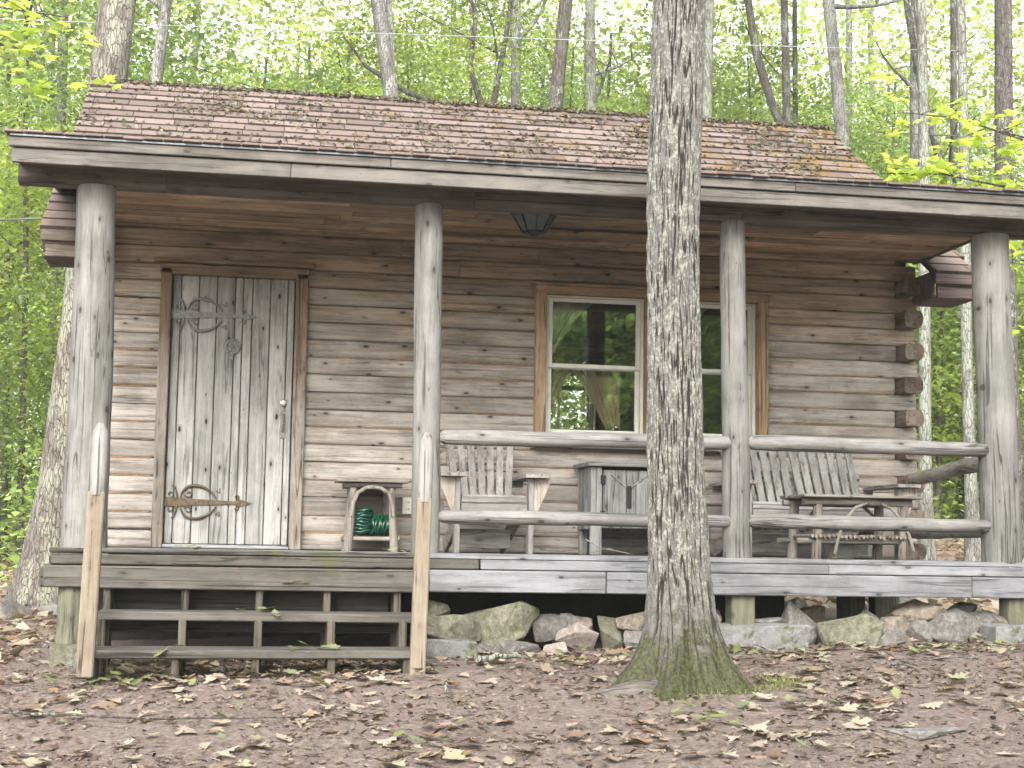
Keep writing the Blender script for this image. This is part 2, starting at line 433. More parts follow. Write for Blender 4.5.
def ground_mat():
    m = NT('forest_soil'); co = m.obj(); s = m.sep(co)
    a = m.noise(co, 1.1, 8, .7, .3); b = m.noise(co, 34, 8, .82); f = m.noise(co, 120, 3, .7)
    c = m.ramp(b, [(.3, (.058, .042, .034)), (.42, (.145, .111, .093)), (.55, (.21, .168, .146)), (.66, (.35, .30, .27))])
    c = m.mix(m.math('MULTIPLY', m.step(a, .5, .72), .55), c, (.20, .155, .14))
    c = m.mix(m.math('MULTIPLY', m.step(a, .48, .3), .6), c, (.055, .036, .028))
    # dead-leaf colour of the far forest floor
    vc = m.voro(co, 9, 'F1', 'Color'); vb = m.n('ShaderNodeRGBToBW'); m.l(vc, vb.inputs[0])
    lc = m.ramp(vb.outputs[0], [(.1, (.12, .075, .05)), (.4, (.27, .19, .145)), (.65, (.36, .27, .215)), (.9, (.20, .115, .07))])
    far = m.step(m.math('ADD', s[1], m.math('MULTIPLY', m.math('SUBTRACT', a, .5), 4)), .5, 4.5)
    c = m.mix(m.math('MULTIPLY', far, .85), c, lc)
    h = m.math('ADD', m.math('MULTIPLY', b, .8), m.math('MULTIPLY', f, .35))
    m.bsdf(c, .97, h, .02, .8, spec=.1)
    return m.mat
M['ground'] = ground_mat()

def stone_mat(name, base, dark, lich, moss=.62):
    m = NT(name); co = m.obj(); oi = m.n('ShaderNodeObjectInfo').outputs['Random']
    a = m.noise(co, 9, 9, .78, .5); f = m.noise(co, 48, 6, .8)
    c = m.mix(m.step(a, .35, .68), dark, base)
    c = m.mix(m.math('MULTIPLY', m.step(f, .53, .66), .6), c, tuple(min(1, 1.6 * k) for k in base)); c = m.mix(m.math('MULTIPLY', m.step(f, .46, .34), .65), c, tuple(.4 * k for k in dark))
    c = m.mix(m.math('MULTIPLY', m.step(m.noise(m.vadd(co, (4, 2, 9)), 7, 6, .7), .56, .66), .7), c, lich)
    c = m.mix(m.math('MULTIPLY', m.step(m.noise(m.vadd(co, (1, 8, 3)), 3.4, 6, .7), moss, moss + .08), .85), c, (.05, .058, .018))
    v = m.n('ShaderNodeVectorMath', operation='SCALE'); m.l(c, v.inputs[0]); m.l(m.math('ADD', m.math('MULTIPLY', oi, .4), .8), v.inputs['Scale'])
    m.bsdf(v.outputs[0], .92, m.math('ADD', a, m.math('MULTIPLY', f, .6)), .012, .8, spec=.15)
    return m.mat
M['stone'] = stone_mat('fieldstone_grey', (0.192, 0.184, 0.170), (0.099, 0.091, 0.085), (0.255, 0.268, 0.227), .55)
M['stone_g'] = stone_mat('fieldstone_mossy', (0.177, 0.173, 0.134), (0.085, 0.082, 0.056), (0.212, 0.220, 0.142), .54)
M['stone_b'] = stone_mat('fieldstone_brown', (.215, .185, .15), (.10, .082, .065), (.27, .27, .235), .68)
M['stone_p'] = stone_mat('fieldstone_pale', (0.262, 0.227, 0.201), (0.170, 0.142, 0.123), (0.283, 0.268, 0.240), .75)
M['concrete'] = stone_mat('footing_concrete', (0.177, 0.177, 0.173), (0.121, 0.121, 0.117), (0.220, 0.227, 0.212), .53)
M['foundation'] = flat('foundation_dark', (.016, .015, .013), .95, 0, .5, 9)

M['bark_mid'] = bark('maple_bark', (0.108, 0.101, 0.094), (0.194, 0.187, 0.176), (0.274, 0.288, 0.259), .55)
M['bark_dark'] = bark('dark_bark', (0.054, 0.047, 0.040), (0.115, 0.107, 0.097), (0.202, 0.216, 0.187), .35)
M['bark_pale'] = bark('lichen_bark', (0.10, 0.094, 0.082), (0.18, 0.176, 0.158), (0.24, 0.262, 0.217), .7)
M['bark_brown'] = bark('oak_bark_grey', (.085, .074, .062), (.17, .155, .135), (.23, .24, .185), .6)
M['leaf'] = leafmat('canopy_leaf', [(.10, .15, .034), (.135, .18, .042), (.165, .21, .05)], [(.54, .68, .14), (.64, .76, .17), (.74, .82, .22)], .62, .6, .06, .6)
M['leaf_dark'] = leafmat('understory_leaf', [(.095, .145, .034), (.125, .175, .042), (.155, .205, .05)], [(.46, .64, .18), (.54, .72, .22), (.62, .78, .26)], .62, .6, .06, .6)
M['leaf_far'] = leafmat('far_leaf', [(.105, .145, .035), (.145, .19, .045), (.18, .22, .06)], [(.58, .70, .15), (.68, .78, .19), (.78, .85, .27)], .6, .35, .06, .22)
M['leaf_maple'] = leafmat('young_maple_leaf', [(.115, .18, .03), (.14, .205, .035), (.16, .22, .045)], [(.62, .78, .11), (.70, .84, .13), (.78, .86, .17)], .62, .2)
M['litter'] = leafmat('dead_leaf', [(0.167, 0.113, 0.079), (0.266, 0.207, 0.148), (0.335, 0.280, 0.212), (0.118, 0.074, 0.044), (0.325, 0.295, 0.197), (0.295, 0.266, 0.197), (0.354, 0.305, 0.241), (0.246, 0.138, 0.074), (0.315, 0.251, 0.207), (0.266, 0.266, 0.157)], [(.3, .24, .13), (.3, .24, .13)], .15, .0, .05)
M['debris'] = leafmat('leaf_crumbs', [(0.070, 0.045, 0.032), (0.182, 0.133, 0.105), (0.035, 0.024, 0.018), (0.238, 0.189, 0.147), (0.112, 0.070, 0.049), (0.280, 0.231, 0.189)], [(0.070, 0.056, 0.035), (0.070, 0.056, 0.035)], .05, .0, .03)
M['fresh'] = leafmat('fallen_green_leaf', [(0.099, 0.136, 0.043), (0.186, 0.205, 0.074), (0.136, 0.180, 0.099), (0.236, 0.236, 0.105)], [(0.186, 0.211, 0.062), (0.186, 0.211, 0.062)], .2, .0, .06)

# ------------------------------------------------------------------ terrain
def sstep(a, b, x):
    t = min(1, max(0, (x - a) / (b - a))); return t * t * (3 - 2 * t)
def gz(x, y):
    z = -.70 + .03 * max(-4, min(6, x)) + .05 * (min(-2, max(-3, y)) + 3)
    if y < -3: z -= .098 * (-3 - max(y, -16))
    if y > 5:
        h = .28 + .72 * sstep(-6, 5, x)
        z += (.088 * (y - 5)) * h * sstep(5, 9, y)
    z += .018 * mn.noise(Vector((x * .5, y * .5, 3))) + .012 * mn.noise(Vector((x * 2.1, y * 2.1, 7)))
    if y > 10: z += .25 * mn.noise(Vector((x * .12, y * .12, 1)))
    return z
def build_ground():
    xs = np.concatenate([np.linspace(-60, -5, 24, endpoint=False), np.linspace(-5, 9, 210), np.linspace(9, 80, 30)[1:]])
    ys = np.concatenate([np.linspace(-60, -8, 16, endpoint=False), np.linspace(-8, 1, 140), np.linspace(1, 24, 80)[1:], np.linspace(24, 110, 24)[1:]])
    vs = []
    for y in ys:
        for x in xs:
            z = gz(x, y)
            if -5 < x < 9 and -8 < y < 1: z += .012 * mn.noise(Vector((x * 7, y * 7, 1))) + .007 * mn.noise(Vector((x * 19, y * 19, 5)))
            vs.append((x, y, z))
    nx = len(xs); fs = []
    for j in range(len(ys) - 1):
        for i in range(nx - 1):
            a = j * nx + i; fs.append((a, a + 1, a + nx + 1, a + nx))
    me = bpy.data.meshes.new('ground'); me.from_pydata(vs, [], fs); me.materials.append(M['ground'])
    me.polygons.foreach_set('use_smooth', [True] * len(fs)); me.update()
    o = bpy.data.objects.new('ground', me); COL.objects.link(o); tag(o, kind='structure')
build_ground()

# ------------------------------------------------------------------ cabin
cabin = thing('log_cabin', 'weathered log cabin with shingled roof, plank door and open front porch', 'cabin')
DX = 1.034
def log_profile(h, z0):
    pr = [(.022, 0), (.009, .006), (.003, .018), (.0, h * .5), (.002, h - .022), (.007, h - .008), (.022, h)]
    return [(p, z0 + q) for p, q in pr] + [(.125, z0 + h), (.125, z0)]
CH = .1263
def wall_logs():
    mb = MB()
    for i in range(19):
        z0 = i * CH; zc = z0 + CH / 2
        x1 = 5.715 if i % 2 == 1 else 5.545
        x1 += rnd(-.012, .012)
        segs = [(-.45, x1)]
        def cut(segs, a, b):
            out = []
            for s in segs:
                if b <= s[0] or a >= s[1]: out.append(s)
                else:
                    if s[0] < a: out.append((s[0], a))
                    if s[1] > b: out.append((b, s[1]))
            return out
        if zc < 1.98: segs = cut(segs, .05, .985)
        if .83 < zc < 1.94: segs = cut(segs, 2.76, 4.455)
        fin = []
        for a, b in segs:
            while b - a > 2.6:
                c = a + rnd(1.0, 2.2)
                if b - c < .5: break
                fin.append((a, c - .0015)); a = c + .0015
            fin.append((a, b))
        for a, b in fin:
            dy = rnd(-.003, .003)
            pr = [(p + dy if p < .1 else p, q) for p, q in log_profile(CH - .002, z0)]
            mb.prism(pr, 0, a, b, div=max(1, int((b - a) / .22)), wob=.005)
    return mb
mb = wall_logs()
for i in range(1, 12):
    z = i * CH
    for a, b in ([(-.45, -.02), (1.06, 5.53)] if z < .80 or z > 1.97 else [(-.45, -.02), (1.06, 2.70), (4.51, 5.53)]):
        x = a
        while x < b:
            L = min(rnd(.3, 1.1), b - x)
            if rnd(0, 1) < .72: mb.box((x + L / 2, .017 + rnd(0, .003), z - .001), (L, .02, rnd(.005, .009)), None, .002, 1)
            x += L
mb.build('front_wall', [M['siding'], M['seam']], cabin)
# thin backing behind the logs
mb = MB()
mb.box((-.2, .14, 1.19), (.5, .03, 2.36)); mb.box((1.87, .14, 1.19), (1.76, .03, 2.36)); mb.box((4.98, .14, 1.19), (1.05, .03, 2.36))
mb.box((3.605, .14, .40), (1.69, .03, .80)); mb.box((3.605, .14, 2.16), (1.69, .03, .42)); mb.box((.52, .14, 2.17), (.93, .03, .40))
mb.build('inner_wall', M['inside'], cabin)
# side walls: logs running front to back, every other one sticking out past the corner
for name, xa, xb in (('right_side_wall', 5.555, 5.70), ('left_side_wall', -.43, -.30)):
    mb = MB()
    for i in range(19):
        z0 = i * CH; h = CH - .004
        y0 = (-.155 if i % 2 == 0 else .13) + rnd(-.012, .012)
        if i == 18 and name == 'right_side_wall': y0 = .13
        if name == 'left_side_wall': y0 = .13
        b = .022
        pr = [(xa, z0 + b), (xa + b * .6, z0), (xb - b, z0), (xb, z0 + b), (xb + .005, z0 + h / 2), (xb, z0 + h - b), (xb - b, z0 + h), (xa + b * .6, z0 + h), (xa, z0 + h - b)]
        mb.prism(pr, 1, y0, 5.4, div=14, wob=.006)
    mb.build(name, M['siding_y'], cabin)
# back wall with its own window opening
mb = MB()
for i in range(19):
    z0 = i * CH; zc = z0 + CH / 2
    for a, b in ([(-.3, 3.22), (4.46, 5.55)] if 1.30 < zc < 2.25 else [(-.3, 5.55)]):
        mb.prism([(5.26, z0), (5.26, z0 + CH - .002), (5.36, z0 + CH - .002), (5.385, z0 + CH / 2), (5.36, z0)], 0, a, b)
mb.build('back_wall', M['siding'], cabin)
mb = MB(); mb.box((2.6, 2.7, -.04), (5.8, 5.0, .05)); mb.build('cabin_floor', M['inside'], cabin)
mb = MB(); mb.box((3.05, 2.9, 1.2), (.13, .13, 2.4), None, .01); mb.beam((2.2, 3.0, 1.25), (4.5, 3.0, 2.0), .05, .14); mb.build('inside_post', M['inside'], cabin)
mb = MB(); mb.box((2.6, 2.7, 2.42), (5.7, 5.0, .03)); mb.build('loft_floor', M['inside'], cabin)
# gables
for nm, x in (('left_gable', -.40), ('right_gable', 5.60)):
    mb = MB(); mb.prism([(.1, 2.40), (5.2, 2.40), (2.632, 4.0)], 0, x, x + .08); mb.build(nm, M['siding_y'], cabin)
# foundation and floor beams
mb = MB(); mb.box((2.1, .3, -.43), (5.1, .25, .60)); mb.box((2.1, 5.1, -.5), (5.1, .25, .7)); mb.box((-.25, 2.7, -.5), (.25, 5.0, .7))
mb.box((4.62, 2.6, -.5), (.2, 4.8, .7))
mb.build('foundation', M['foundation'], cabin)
mb = MB(); mb.box((2.6, .12, -.13), (6.2, .18, .12)); mb.box((2.6, 5.2, -.13), (6.2, .18, .12))
for k in range(11): mb.box((-.2 + k * .57, 2.7, -.13), (.06, 4.9, .11))
mb.build('floor_joist', M['timber'], cabin)

# ---- roof
YR, ZR, YV, ZV = 2.632, 4.068, -.40, 2.151
SL = (ZR - ZV) / (YR - YV); AN = math.atan(SL)
def roof_pt(x, s, up=0.0):
    """s = slope distance from the eave upward on the front slope"""
    return Vector((x, YV + s * math.cos(AN) - up * math.sin(AN), ZV + s * math.sin(AN) + up * math.cos(AN)))
SLEN = math.hypot(YR - YV, ZR - ZV)
S_CUT = (.28 - YV) / math.cos(AN)
XL, XRR = -.803, 6.066
mb = MB()
rotx = Matrix.Rotation(AN, 3, 'X')
def slab(x0, x1, s0, s1, t, up, mi=0):
    c = roof_pt((x0 + x1) / 2, (s0 + s1) / 2, up); mb.box(c, (x1 - x0, s1 - s0, t), rotx, .003, mi)
slab(XL + .015, XRR - .015, S_CUT - .05, SLEN - .01, .03, -.045)
slab(XL + .015, -.42, .01, S_CUT - .055, .03, -.045); slab(5.72, XRR - .015, .01, S_CUT - .055, .03, -.045)
# rear slope
cb = Vector(((XL + XRR) / 2, YR + (YR - YV) / 2, (ZR + ZV) / 2 - .04)); mb.box(cb, (XRR - XL - .03, SLEN, .05), Matrix.Rotation(-AN, 3, 'X'), .003)
roof = mb.build('roof', M['timber'], cabin)
mb = MB()
EXPO = .163
nrow = int(SLEN / EXPO) + 1
for r_ in range(nrow):
    s0 = r_ * EXPO
    ranges = [(XL, XRR)] if s0 > S_CUT - .12 else [(XL, -.42), (5.70, XRR)]
    for a, b in ranges:
        x = a + (0 if b - a < 1 else -rnd(0, .25))
        while x < b:
            w = rnd(.24, .34); xa = max(a, x) + .003; xb = min(b, x + w) - .003
            x += w
            if xb - xa < .03: continue
            s1 = min(SLEN, s0 + EXPO * 1.25); d = rnd(-.006, .006)
            tl = rnd(.013, .023)
            dz0 = rnd(0, .004)
            p = [roof_pt(xa, s0 + d, tl + dz0), roof_pt(xb, s0 + d + rnd(-.004, .004), tl + rnd(0, .004)), roof_pt(xb, s1, .002), roof_pt(xa, s1, .002),
                 roof_pt(xa, s0 + d, -.012), roof_pt(xb, s0 + d, -.012)]
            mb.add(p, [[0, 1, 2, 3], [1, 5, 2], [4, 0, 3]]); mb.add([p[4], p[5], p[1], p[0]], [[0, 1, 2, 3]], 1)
mb.build('shingles', [M['shingle'], M['butt_shade']], roof)
# ridge cap
mb = MB(); x = XL
while x < XRR - .05:
    w = min(rnd(.24, .32), XRR - x)
    z1 = rnd(.028, .04)
    vs = [(x, YR - .13, ZR - .05), (x + w, YR - .13, ZR - .055), (x + w, YR, ZR + z1 - .012), (x, YR, ZR + z1), (x + w, YR + .13, ZR - .05), (x, YR + .13, ZR - .05), (x, YR - .13, ZR - .075), (x + w, YR - .13, ZR - .075)]
    mb.add(vs, [[0, 1, 2, 3], [3, 2, 4, 5], [6, 7, 1, 0]]); x += w - .0
mb.build('ridge_cap', M['shingle'], roof)
# rake boards and eave returns
for nm, x in (('left', XL + .025), ('right', XRR - .025)):
    mb = MB(); s0 = .02
    mb.beam(roof_pt(x, s0, -.10), roof_pt(x, SLEN, -.10), .03, .12)
    mb.beam((x, YR + .02, ZR - .12), (x, 2 * YR - YV, ZV - .10), .03, .12)
    mb.build('rake_board', M['timber'], roof)
for x0, x1, mt in ((XL + .01, -.44, M['timber']), (5.69, XRR - .005, M['fascia_pink'])):
    mb = MB()
    mb.box(((x0 + x1) / 2, YV + .005, ZV - .045), (x1 - x0, .035, .075)); mb.box(((x0 + x1) / 2 + .015, YV + .04, ZV - .13), (x1 - x0 - .03, .03, .11))
    mb.box(((x0 + x1) / 2, YV + .26, ZV - .175), (x1 - x0 - .03, .42, .02))
    mb.box((x0 + .012 if x0 > 0 else x1 - .012, YV + .23, ZV - .08), (.022, .36, .20))
    mb.build('eave_return', mt, roof)

# porch roof
mb = MB()
yf = -2.243
pa = math.atan2(.27, 2.55)
def pslab(x0, x1, y0, y1, ztop0, t):
    L = (y1 - y0) / math.cos(pa); rm = Matrix.Rotation(pa, 3, 'X')
    c = Vector(((x0 + x1) / 2, (y0 + y1) / 2, ztop0 + (y1 - y0) / 2 * math.tan(pa))) - rm @ Vector((0, 0, t / 2))
    mb.box(c, (x1 - x0, L, t), rm, .003)
pslab(-.76, 5.80, yf + .02, .30, 2.322, .025)
proof = mb.build('porch_roof', M['timber'], cabin)
mb = MB(); pslab(-.785, 5.825, yf - .03, .34, 2.341, .014)
for k in range(60):   # ragged leading edge of the shingles
    x0 = -.785 + k * .11; mb.box((x0 + .05, yf - .035 + rnd(-.006, .004), 2.333 + rnd(-.002, .005)), (.10, .03, .014), None, .003)
mb.build('shingle_layer', M['shingle'], proof)
mb = MB(); mb.box((2.52, yf - .018, 2.318), (6.55, .012, .014), None, .002); mb.build('drip_edge', M['metal_edge'], proof)
mb = MB()
for a, b in ((-.765, 1.40), (1.403, 3.9), (3.903, 5.80)): mb.box(((a + b) / 2, yf + .005, 2.283), (b - a, .03, .056))
for a, b in ((-.745, .82), (.823, 3.05), (3.053, 5.79)): mb.box(((a + b) / 2, yf + .026, 2.2085), (b - a, .03, .083), None, .004)
mb.build('fascia_board', M['fascia'], proof)
for x in (-.735, 5.78):
    mb = MB(); mb.beam((x, yf + .05, 2.285), (x, .25, 2.555), .03, .05); mb.build('rake_board', M['fascia'], proof)
mb = MB(); mb.box((2.52, -2.09, 2.215), (6.50, .27, .016)); mb.build('soffit', M['timber'], proof)
mb = MB()
for a, b in ((-.744, .10), (.104, 1.95), (1.954, 3.66), (3.664, 5.80)):
    n = 12; pr = []
    for k in range(n):
        t = 2 * math.pi * k / n; pr.append((-1.872 + .085 * math.copysign(abs(math.cos(t)) ** .6, math.cos(t)), 2.208 + .094 * math.copysign(abs(math.sin(t)) ** .6, math.sin(t))))
    mb.prism(pr, 0, a, b, div=8, wob=.006)
mb.build('porch_beam', M['header'], cabin)
# ceiling boards under the porch roof, one missing strip
mb = MB(); y = -1.79
while y < .02:
    w = rnd(.13, .2); x = -.45
    dz = rnd(-.012, .012); gapb = abs(y + .55) < .1
    while x < 5.74:
        L = min(rnd(1.2, 2.6), 5.75 - x)
        if not (gapb and x > 2.2 and x < 4.2):
            mb.box((x + L / 2, y + w / 2, 2.315 + dz + rnd(-.004, .004)), (L - .004, w - .008, .024), None, .004)
        x += L
    y += w
mb.build('porch_ceiling', M['ceil'], cabin)
mb = MB(); mb.box((2.65, -.88, 2.345), (6.2, 1.86, .01)); mb.box((5.745, -.85, 2.33), (.03, 1.8, .07)); mb.build('ceiling_backing', M['timber'], cabin)

# posts
def post(xb, xt, y, r0, r1, label=None):
    mb = MB(); n = 9
    pts = [(xb + (xt - xb) * k / n + rnd(-.004, .004), y + rnd(-.003, .003), .0 + 2.125 * k / n) for k in range(n + 1)]
    mb.tube(pts, [r0 + (r1 - r0) * k / n + rnd(-.002, .002) for k in range(n + 1)], 22, wob=.035)
    return mb.build('porch_post', M['post'], cabin)
post(-.285, -.30, -1.872, .133, .112); post(1.70, 1.68, -1.872, .086, .084); post(3.655, 3.618, -1.872, .088, .08); post(5.43, 5.375, -1.872, .125, .118)

# deck
mb = MB(); y = -1.993
while y < -.03:
    w = .138; w = min(w, -.004 - y)
    if y < -1.9: mb.box((3.66, y + w / 2, -.014), (3.94, w - .007, .028), None, .004, jit=.001)
    else: mb.box((2.58, y + w / 2, -.014 + rnd(-.002, .002)), (6.1, w - .007, .028), None, .004, jit=.001)
    y += w
mb.build('porch_floor', M['deck'], cabin)
mb = MB(); mb.box((.608, -1.927, -.013), (2.15, .135, .03), None, .006, jit=.002); mb.build('mossy_floor_board', M['deck_moss'], cabin)
mb = MB()
for a, b, in ((2.02, 4.2), (4.203, 5.62)): mb.box(((a + b) / 2, -1.985, -.061), (b - a, .04, .058), None, .004)
for a, b, in ((2.79, 5.15), (5.153, 5.62)): mb.box(((a + b) / 2, -1.992, -.160), (b - a, .045, .13), None, .006)
mb.box((2.25, -1.992, -.160), (1.07, .045, .13), None, .006)
mb.build('deck_rim', M['deck'], cabin)
mb = MB()
mb.box((.78, -1.985, -.061), (2.46, .04, .058), None, .006); mb.box((.61, -1.99, -.160), (2.20, .045, .125), None, .008)
mb.box((-.40, -1.93, -.065), (.13, .12, .055), None, .01); mb.box((-.325, -1.93, -.165), (.38, .14, .115), None, .012)
mb.build('mossy_deck_rim', M['deck_moss'], cabin)
mb = MB()
for y in (-1.4, -.8, -.2): mb.box((2.58, y, -.14), (6.0, .06, .15))
mb.box((5.6, -1.0, -.12), (.05, 1.95, .17)); mb.box((-.44, -1.0, -.14), (.05, 1.8, .15))
mb.build('deck_joist', M['timber'], cabin)
# piers
for x, y, w, z0, z1, rd in ((-.335, -1.90, .16, -.60, -.225, 1), (3.665, -1.90, .15, -.425, -.225, 0), (5.49, -1.90, .14, -.41, -.225, 0), (4.80, -.9, .16, -.62, -.215, 0), (5.5, .15, .2, -.62, -.2, 0), (5.5, 5.1, .2, -.75, -.2, 0), (5.5, 2.7, .2, -.7, -.2, 0)):
    mb = MB()
    if rd: mb.tube([(x, y, z0), (x, y, (z0 + z1) / 2), (x, y, z1)], [w / 2 + .01, w / 2, w / 2], 16, wob=.05)
    else: mb.box((x, y, (z0 + z1) / 2), (w, .14, z1 - z0), None, .008)
    mb.build('pier', M['pier'], cabin)

# railing
def rail(a, b, r, mat=None, taper=True):
    mb = MB(); a = Vector(a); b = Vector(b); n = 10; pts = []; rad = []
    for k in range(n + 1):
        t = k / n; p = a.lerp(b, t); pts.append((p.x, p.y, p.z + rnd(-.003, .003))); rad.append(r * rnd(.98, 1.02) * (1.05 - .1 * t))
    if taper:
        d = (b - a).normalized()
        pts = [a - d * .03, a] + pts[1:-1] + [b, b + d * .03]; rad = [r * .55, r * .92] + rad[1:-1] + [r * .9, r * .5]
    mb.tube(pts, rad, 16, wob=.05)
    return mb.build('porch_rail', mat or M['rail'], cabin)
Y0 = -1.905
rail((1.80, Y0, .700), (3.58, Y0, .715), .047); rail((1.80, Y0, .222), (3.58, Y0, .226), .042)
rail((3.74, Y0, .722), (5.31, Y0, .716), .049); rail((3.74, Y0, .232), (5.32, Y0, .228), .045)
rail((5.42, -1.76, .66), (5.63, -.03, .60), .052, M['rail_y']); rail((5.43, -1.76, .21), (5.63, -.03, .20), .05, M['rail_y'])

# ---- door
door = None
mb = MB(); x = .082
ws = [.06, .125, .125, .128, .055, .065, .125, .123, .048]
s = (.945 - .082) / sum(ws)
for i, w in enumerate(ws):
    w *= s
    mb.box((x + w / 2, .012 + rnd(-.003, .003), .985), (w - .006, .04, 1.905), None, .005); x += w
door = mb.build('door', M['door'], cabin)
mb = MB(); mb.box((.51, .06, .985), (.9, .03, 1.9)); mb.build('door_backing', M['timber'], door)
mb = MB()
mb.box((.038, -.014, .99), (.078, .09, 1.98), None, .006); mb.box((.995, -.014, .99), (.088, .09, 1.98), None, .006)
fr = mb.build('door_frame', M['trim_v'], cabin)
mb = MB(); mb.box((.517, -.012, 1.975), (1.05, .094, .075), None, .006); mb.box((.517, -.025, 2.035), (1.14, .12, .03), None, .005); mb.build('frame_head', M['trim_h'], fr)
mb = MB(); mb.box((.515, -.03, .016), (.87, .11, .026), None, .005); mb.build('threshold', M['sillb'], fr)
def arc(cx, cz, r, a0, a1, n=14, y=-.022, r2=None):
    r2 = r if r2 is None else r2
    return [(cx + (r + (r2 - r) * k / n) * math.cos(R(a0 + (a1 - a0) * k / n)), y, cz + (r + (r2 - r) * k / n) * math.sin(R(a0 + (a1 - a0) * k / n))) for k in range(n + 1)]
def hinge(z, mat, x0=.075):
    mb = MB(); y = -.018
    mb.prism([(x0, z - .034), (x0 + .12, z - .03), (x0 + .2, z - .022), (x0 + .50, z - .010), (x0 + .52, z - .026), (x0 + .55, z - .018), (x0 + .61, z), (x0 + .55, z + .018), (x0 + .52, z + .026), (x0 + .50, z + .010), (x0 + .2, z + .022), (x0 + .12, z + .03), (x0, z + .034)], 1, y - .006, y + .006)
    for sg in (1, -1):
        p = []
        for k in range(25):       # the big crescent
            t = k / 24
            p.append((x0 + .115 + .245 * t - .05 * math.sin(math.pi * t) * (1 - t), y - .004, z + sg * (.028 + .088 * math.sin(math.pi * t) ** .75)))
        mb.tube(p, [.006 + .006 * math.sin(math.pi * k / 24) for k in range(25)], 6)
        mb.tube([(q[0], q[1], z + sg * (q[2] - z)) for q in arc(x0 + .17, z + .058, .028, -160, 190, 16, y - .004, .008)], .0055, 6)
        mb.tube([(x0 + .095, y - .004, z + sg * .02), (x0 + .085, y - .004, z + sg * .07), (x0 + .07, y - .004, z + sg * .105), (x0 + .055, y - .004, z + sg * .115)], [.008, .007, .006, .004], 6)
        mb.tube([(q[0], q[1], z + sg * (q[2] - z)) for q in arc(x0 + .045, z + .052, .022, -60, 240, 14, y - .004, .008)], .005, 6)
        mb.tube([(q[0], q[1], z + sg * (q[2] - z)) for q in arc(x0 + .505, z + .04, .018, -90, 210, 12, y - .004, .007)], .006, 6)
        mb.tube([(x0 + .36, y - .004, z + sg * .085), (x0 + .385, y - .004, z + sg * .065), (x0 + .385, y - .004, z + sg * .10)], .005, 6)
    for k in (.04, .16, .33, .5): mb.lathe([(.0, -.0), (.008, 0), (.006, .004), (0, .006)], (0, 0, 0), 8) if False else None
    return mb.build('strap_hinge', mat, door)
h1 = hinge(.325, M['iron']); h1['label'] = 'bronze coloured strap hinge with scrolled crescents'
h2 = hinge(1.655, M['iron_grey']); h2['label'] = 'faded grey strap hinge with scrolled crescents'
mb = MB()
pk = [(q[0], -.02, q[2]) for q in arc(.515, 1.435, .048, 90, 450, 20)]
mb.tube(pk, .011, 8); mb.prism([(.49, 1.395), (.54, 1.395), (.55, 1.435), (.54, 1.475), (.49, 1.475), (.48, 1.435)], 1, -.02, -.006)
mb.tube([(.515, -.02, 1.385), (.515, -.022, 1.345)], [.014, .008], 8)
for a, b in (((.503, 1.415), (.503, 1.458)), ((.503, 1.457), (.522, 1.455)), ((.522, 1.455), (.526, 1.446)), ((.526, 1.446), (.521, 1.437)), ((.521, 1.437), (.503, 1.436)), ((.511, 1.436), (.528, 1.414))):
    mb.tube([(a[0], -.025, a[1]), (b[0], -.025, b[1])], .0035, 6)
mb.build('door_knocker', M['iron_grey'], door)
mb = MB(); mb.lathe([(0, 0), (.026, 0), (.026, .008), (.018, .014), (0, .014)], (0, 0, 0), 18)
mb.v = [(.885 + p[0], -.012 - p[2], 1.045 + p[1]) for p in mb.v]; mb.build('deadbolt', M['bolt'], door)
mb = MB(); mb.prism([(.865, .79), (.905, .79), (.908, .83), (.90, .90), (.905, .97), (.895, 1.01), (.875, 1.01), (.865, .97), (.87, .9), (.862, .83)], 1, -.016, -.006)
mb.tube([(.885, -.015, .96), (.885, -.05, .95), (.885, -.058, .90), (.885, -.05, .85), (.885, -.015, .84)], .008, 8)
mb.build('door_handle', M['iron_grey'], door)

# ---- windows
def window(x0, x1, seeds):
    w = bpy.data.objects.new('window', None); COL.objects.link(w); w.parent = cabin
    for xc in (x0 - .04, x1 + .04):
        mb = MB(); mb.box((xc, -.02, 1.38), (.078, .10, 1.10), None, .005); mb.build('window_casing', M['win_v'], w)
    mb = MB()
    def fr(xa, xb, za, zb, y, t, d=.04):
        mb.box((xa + t / 2, y, (za + zb) / 2), (t, d, zb - za), None, .003); mb.box((xb - t / 2, y, (za + zb) / 2), (t, d, zb - za), None, .003)
        mb.box(((xa + xb) / 2, y, za + t / 2), (xb - xa - 2 * t - .002, d - .004, t), None, .003); mb.box(((xa + xb) / 2, y, zb - t / 2), (xb - xa - 2 * t - .002, d - .004, t), None, .003)
    fr(x0 + .002, x1 - .002, .865, 1.925, .035, .022, .075)
    mb.build('window_jamb', M['sash'], w)
    for za, zb, y in ((1.375, 1.902, .022), (.888, 1.40, .048)):
        mb = MB(); fr(x0 + .026, x1 - .026, za, zb, y, .032, .024); s_ = mb.build('sash', M['sash'], w)
        mb = MB(); mb.box(((x0 + x1) / 2, y, (za + zb) / 2), (x1 - x0 - .11, .004, zb - za - .06), None, .0005); mb.build('pane', M['glass'], w)
    return w
wa = window(2.79, 3.545, 1)
wb = window(3.665, 4.42, 2)
mb = MB(); mb.box((3.605, -.022, 1.945), (1.80, .105, .062), None, .006); mb.box((3.605, -.035, 1.985), (1.86, .12, .016), None, .004); mb.build('window_head', M['win_h'], cabin)
mb = MB(); mb.box((3.605, -.04, .806), (1.80, .13, .055), None, .006); mb.box((3.605, -.02, .848), (1.62, .09, .026), None, .004); mb.build('window_sill', M['sillb'], cabin)
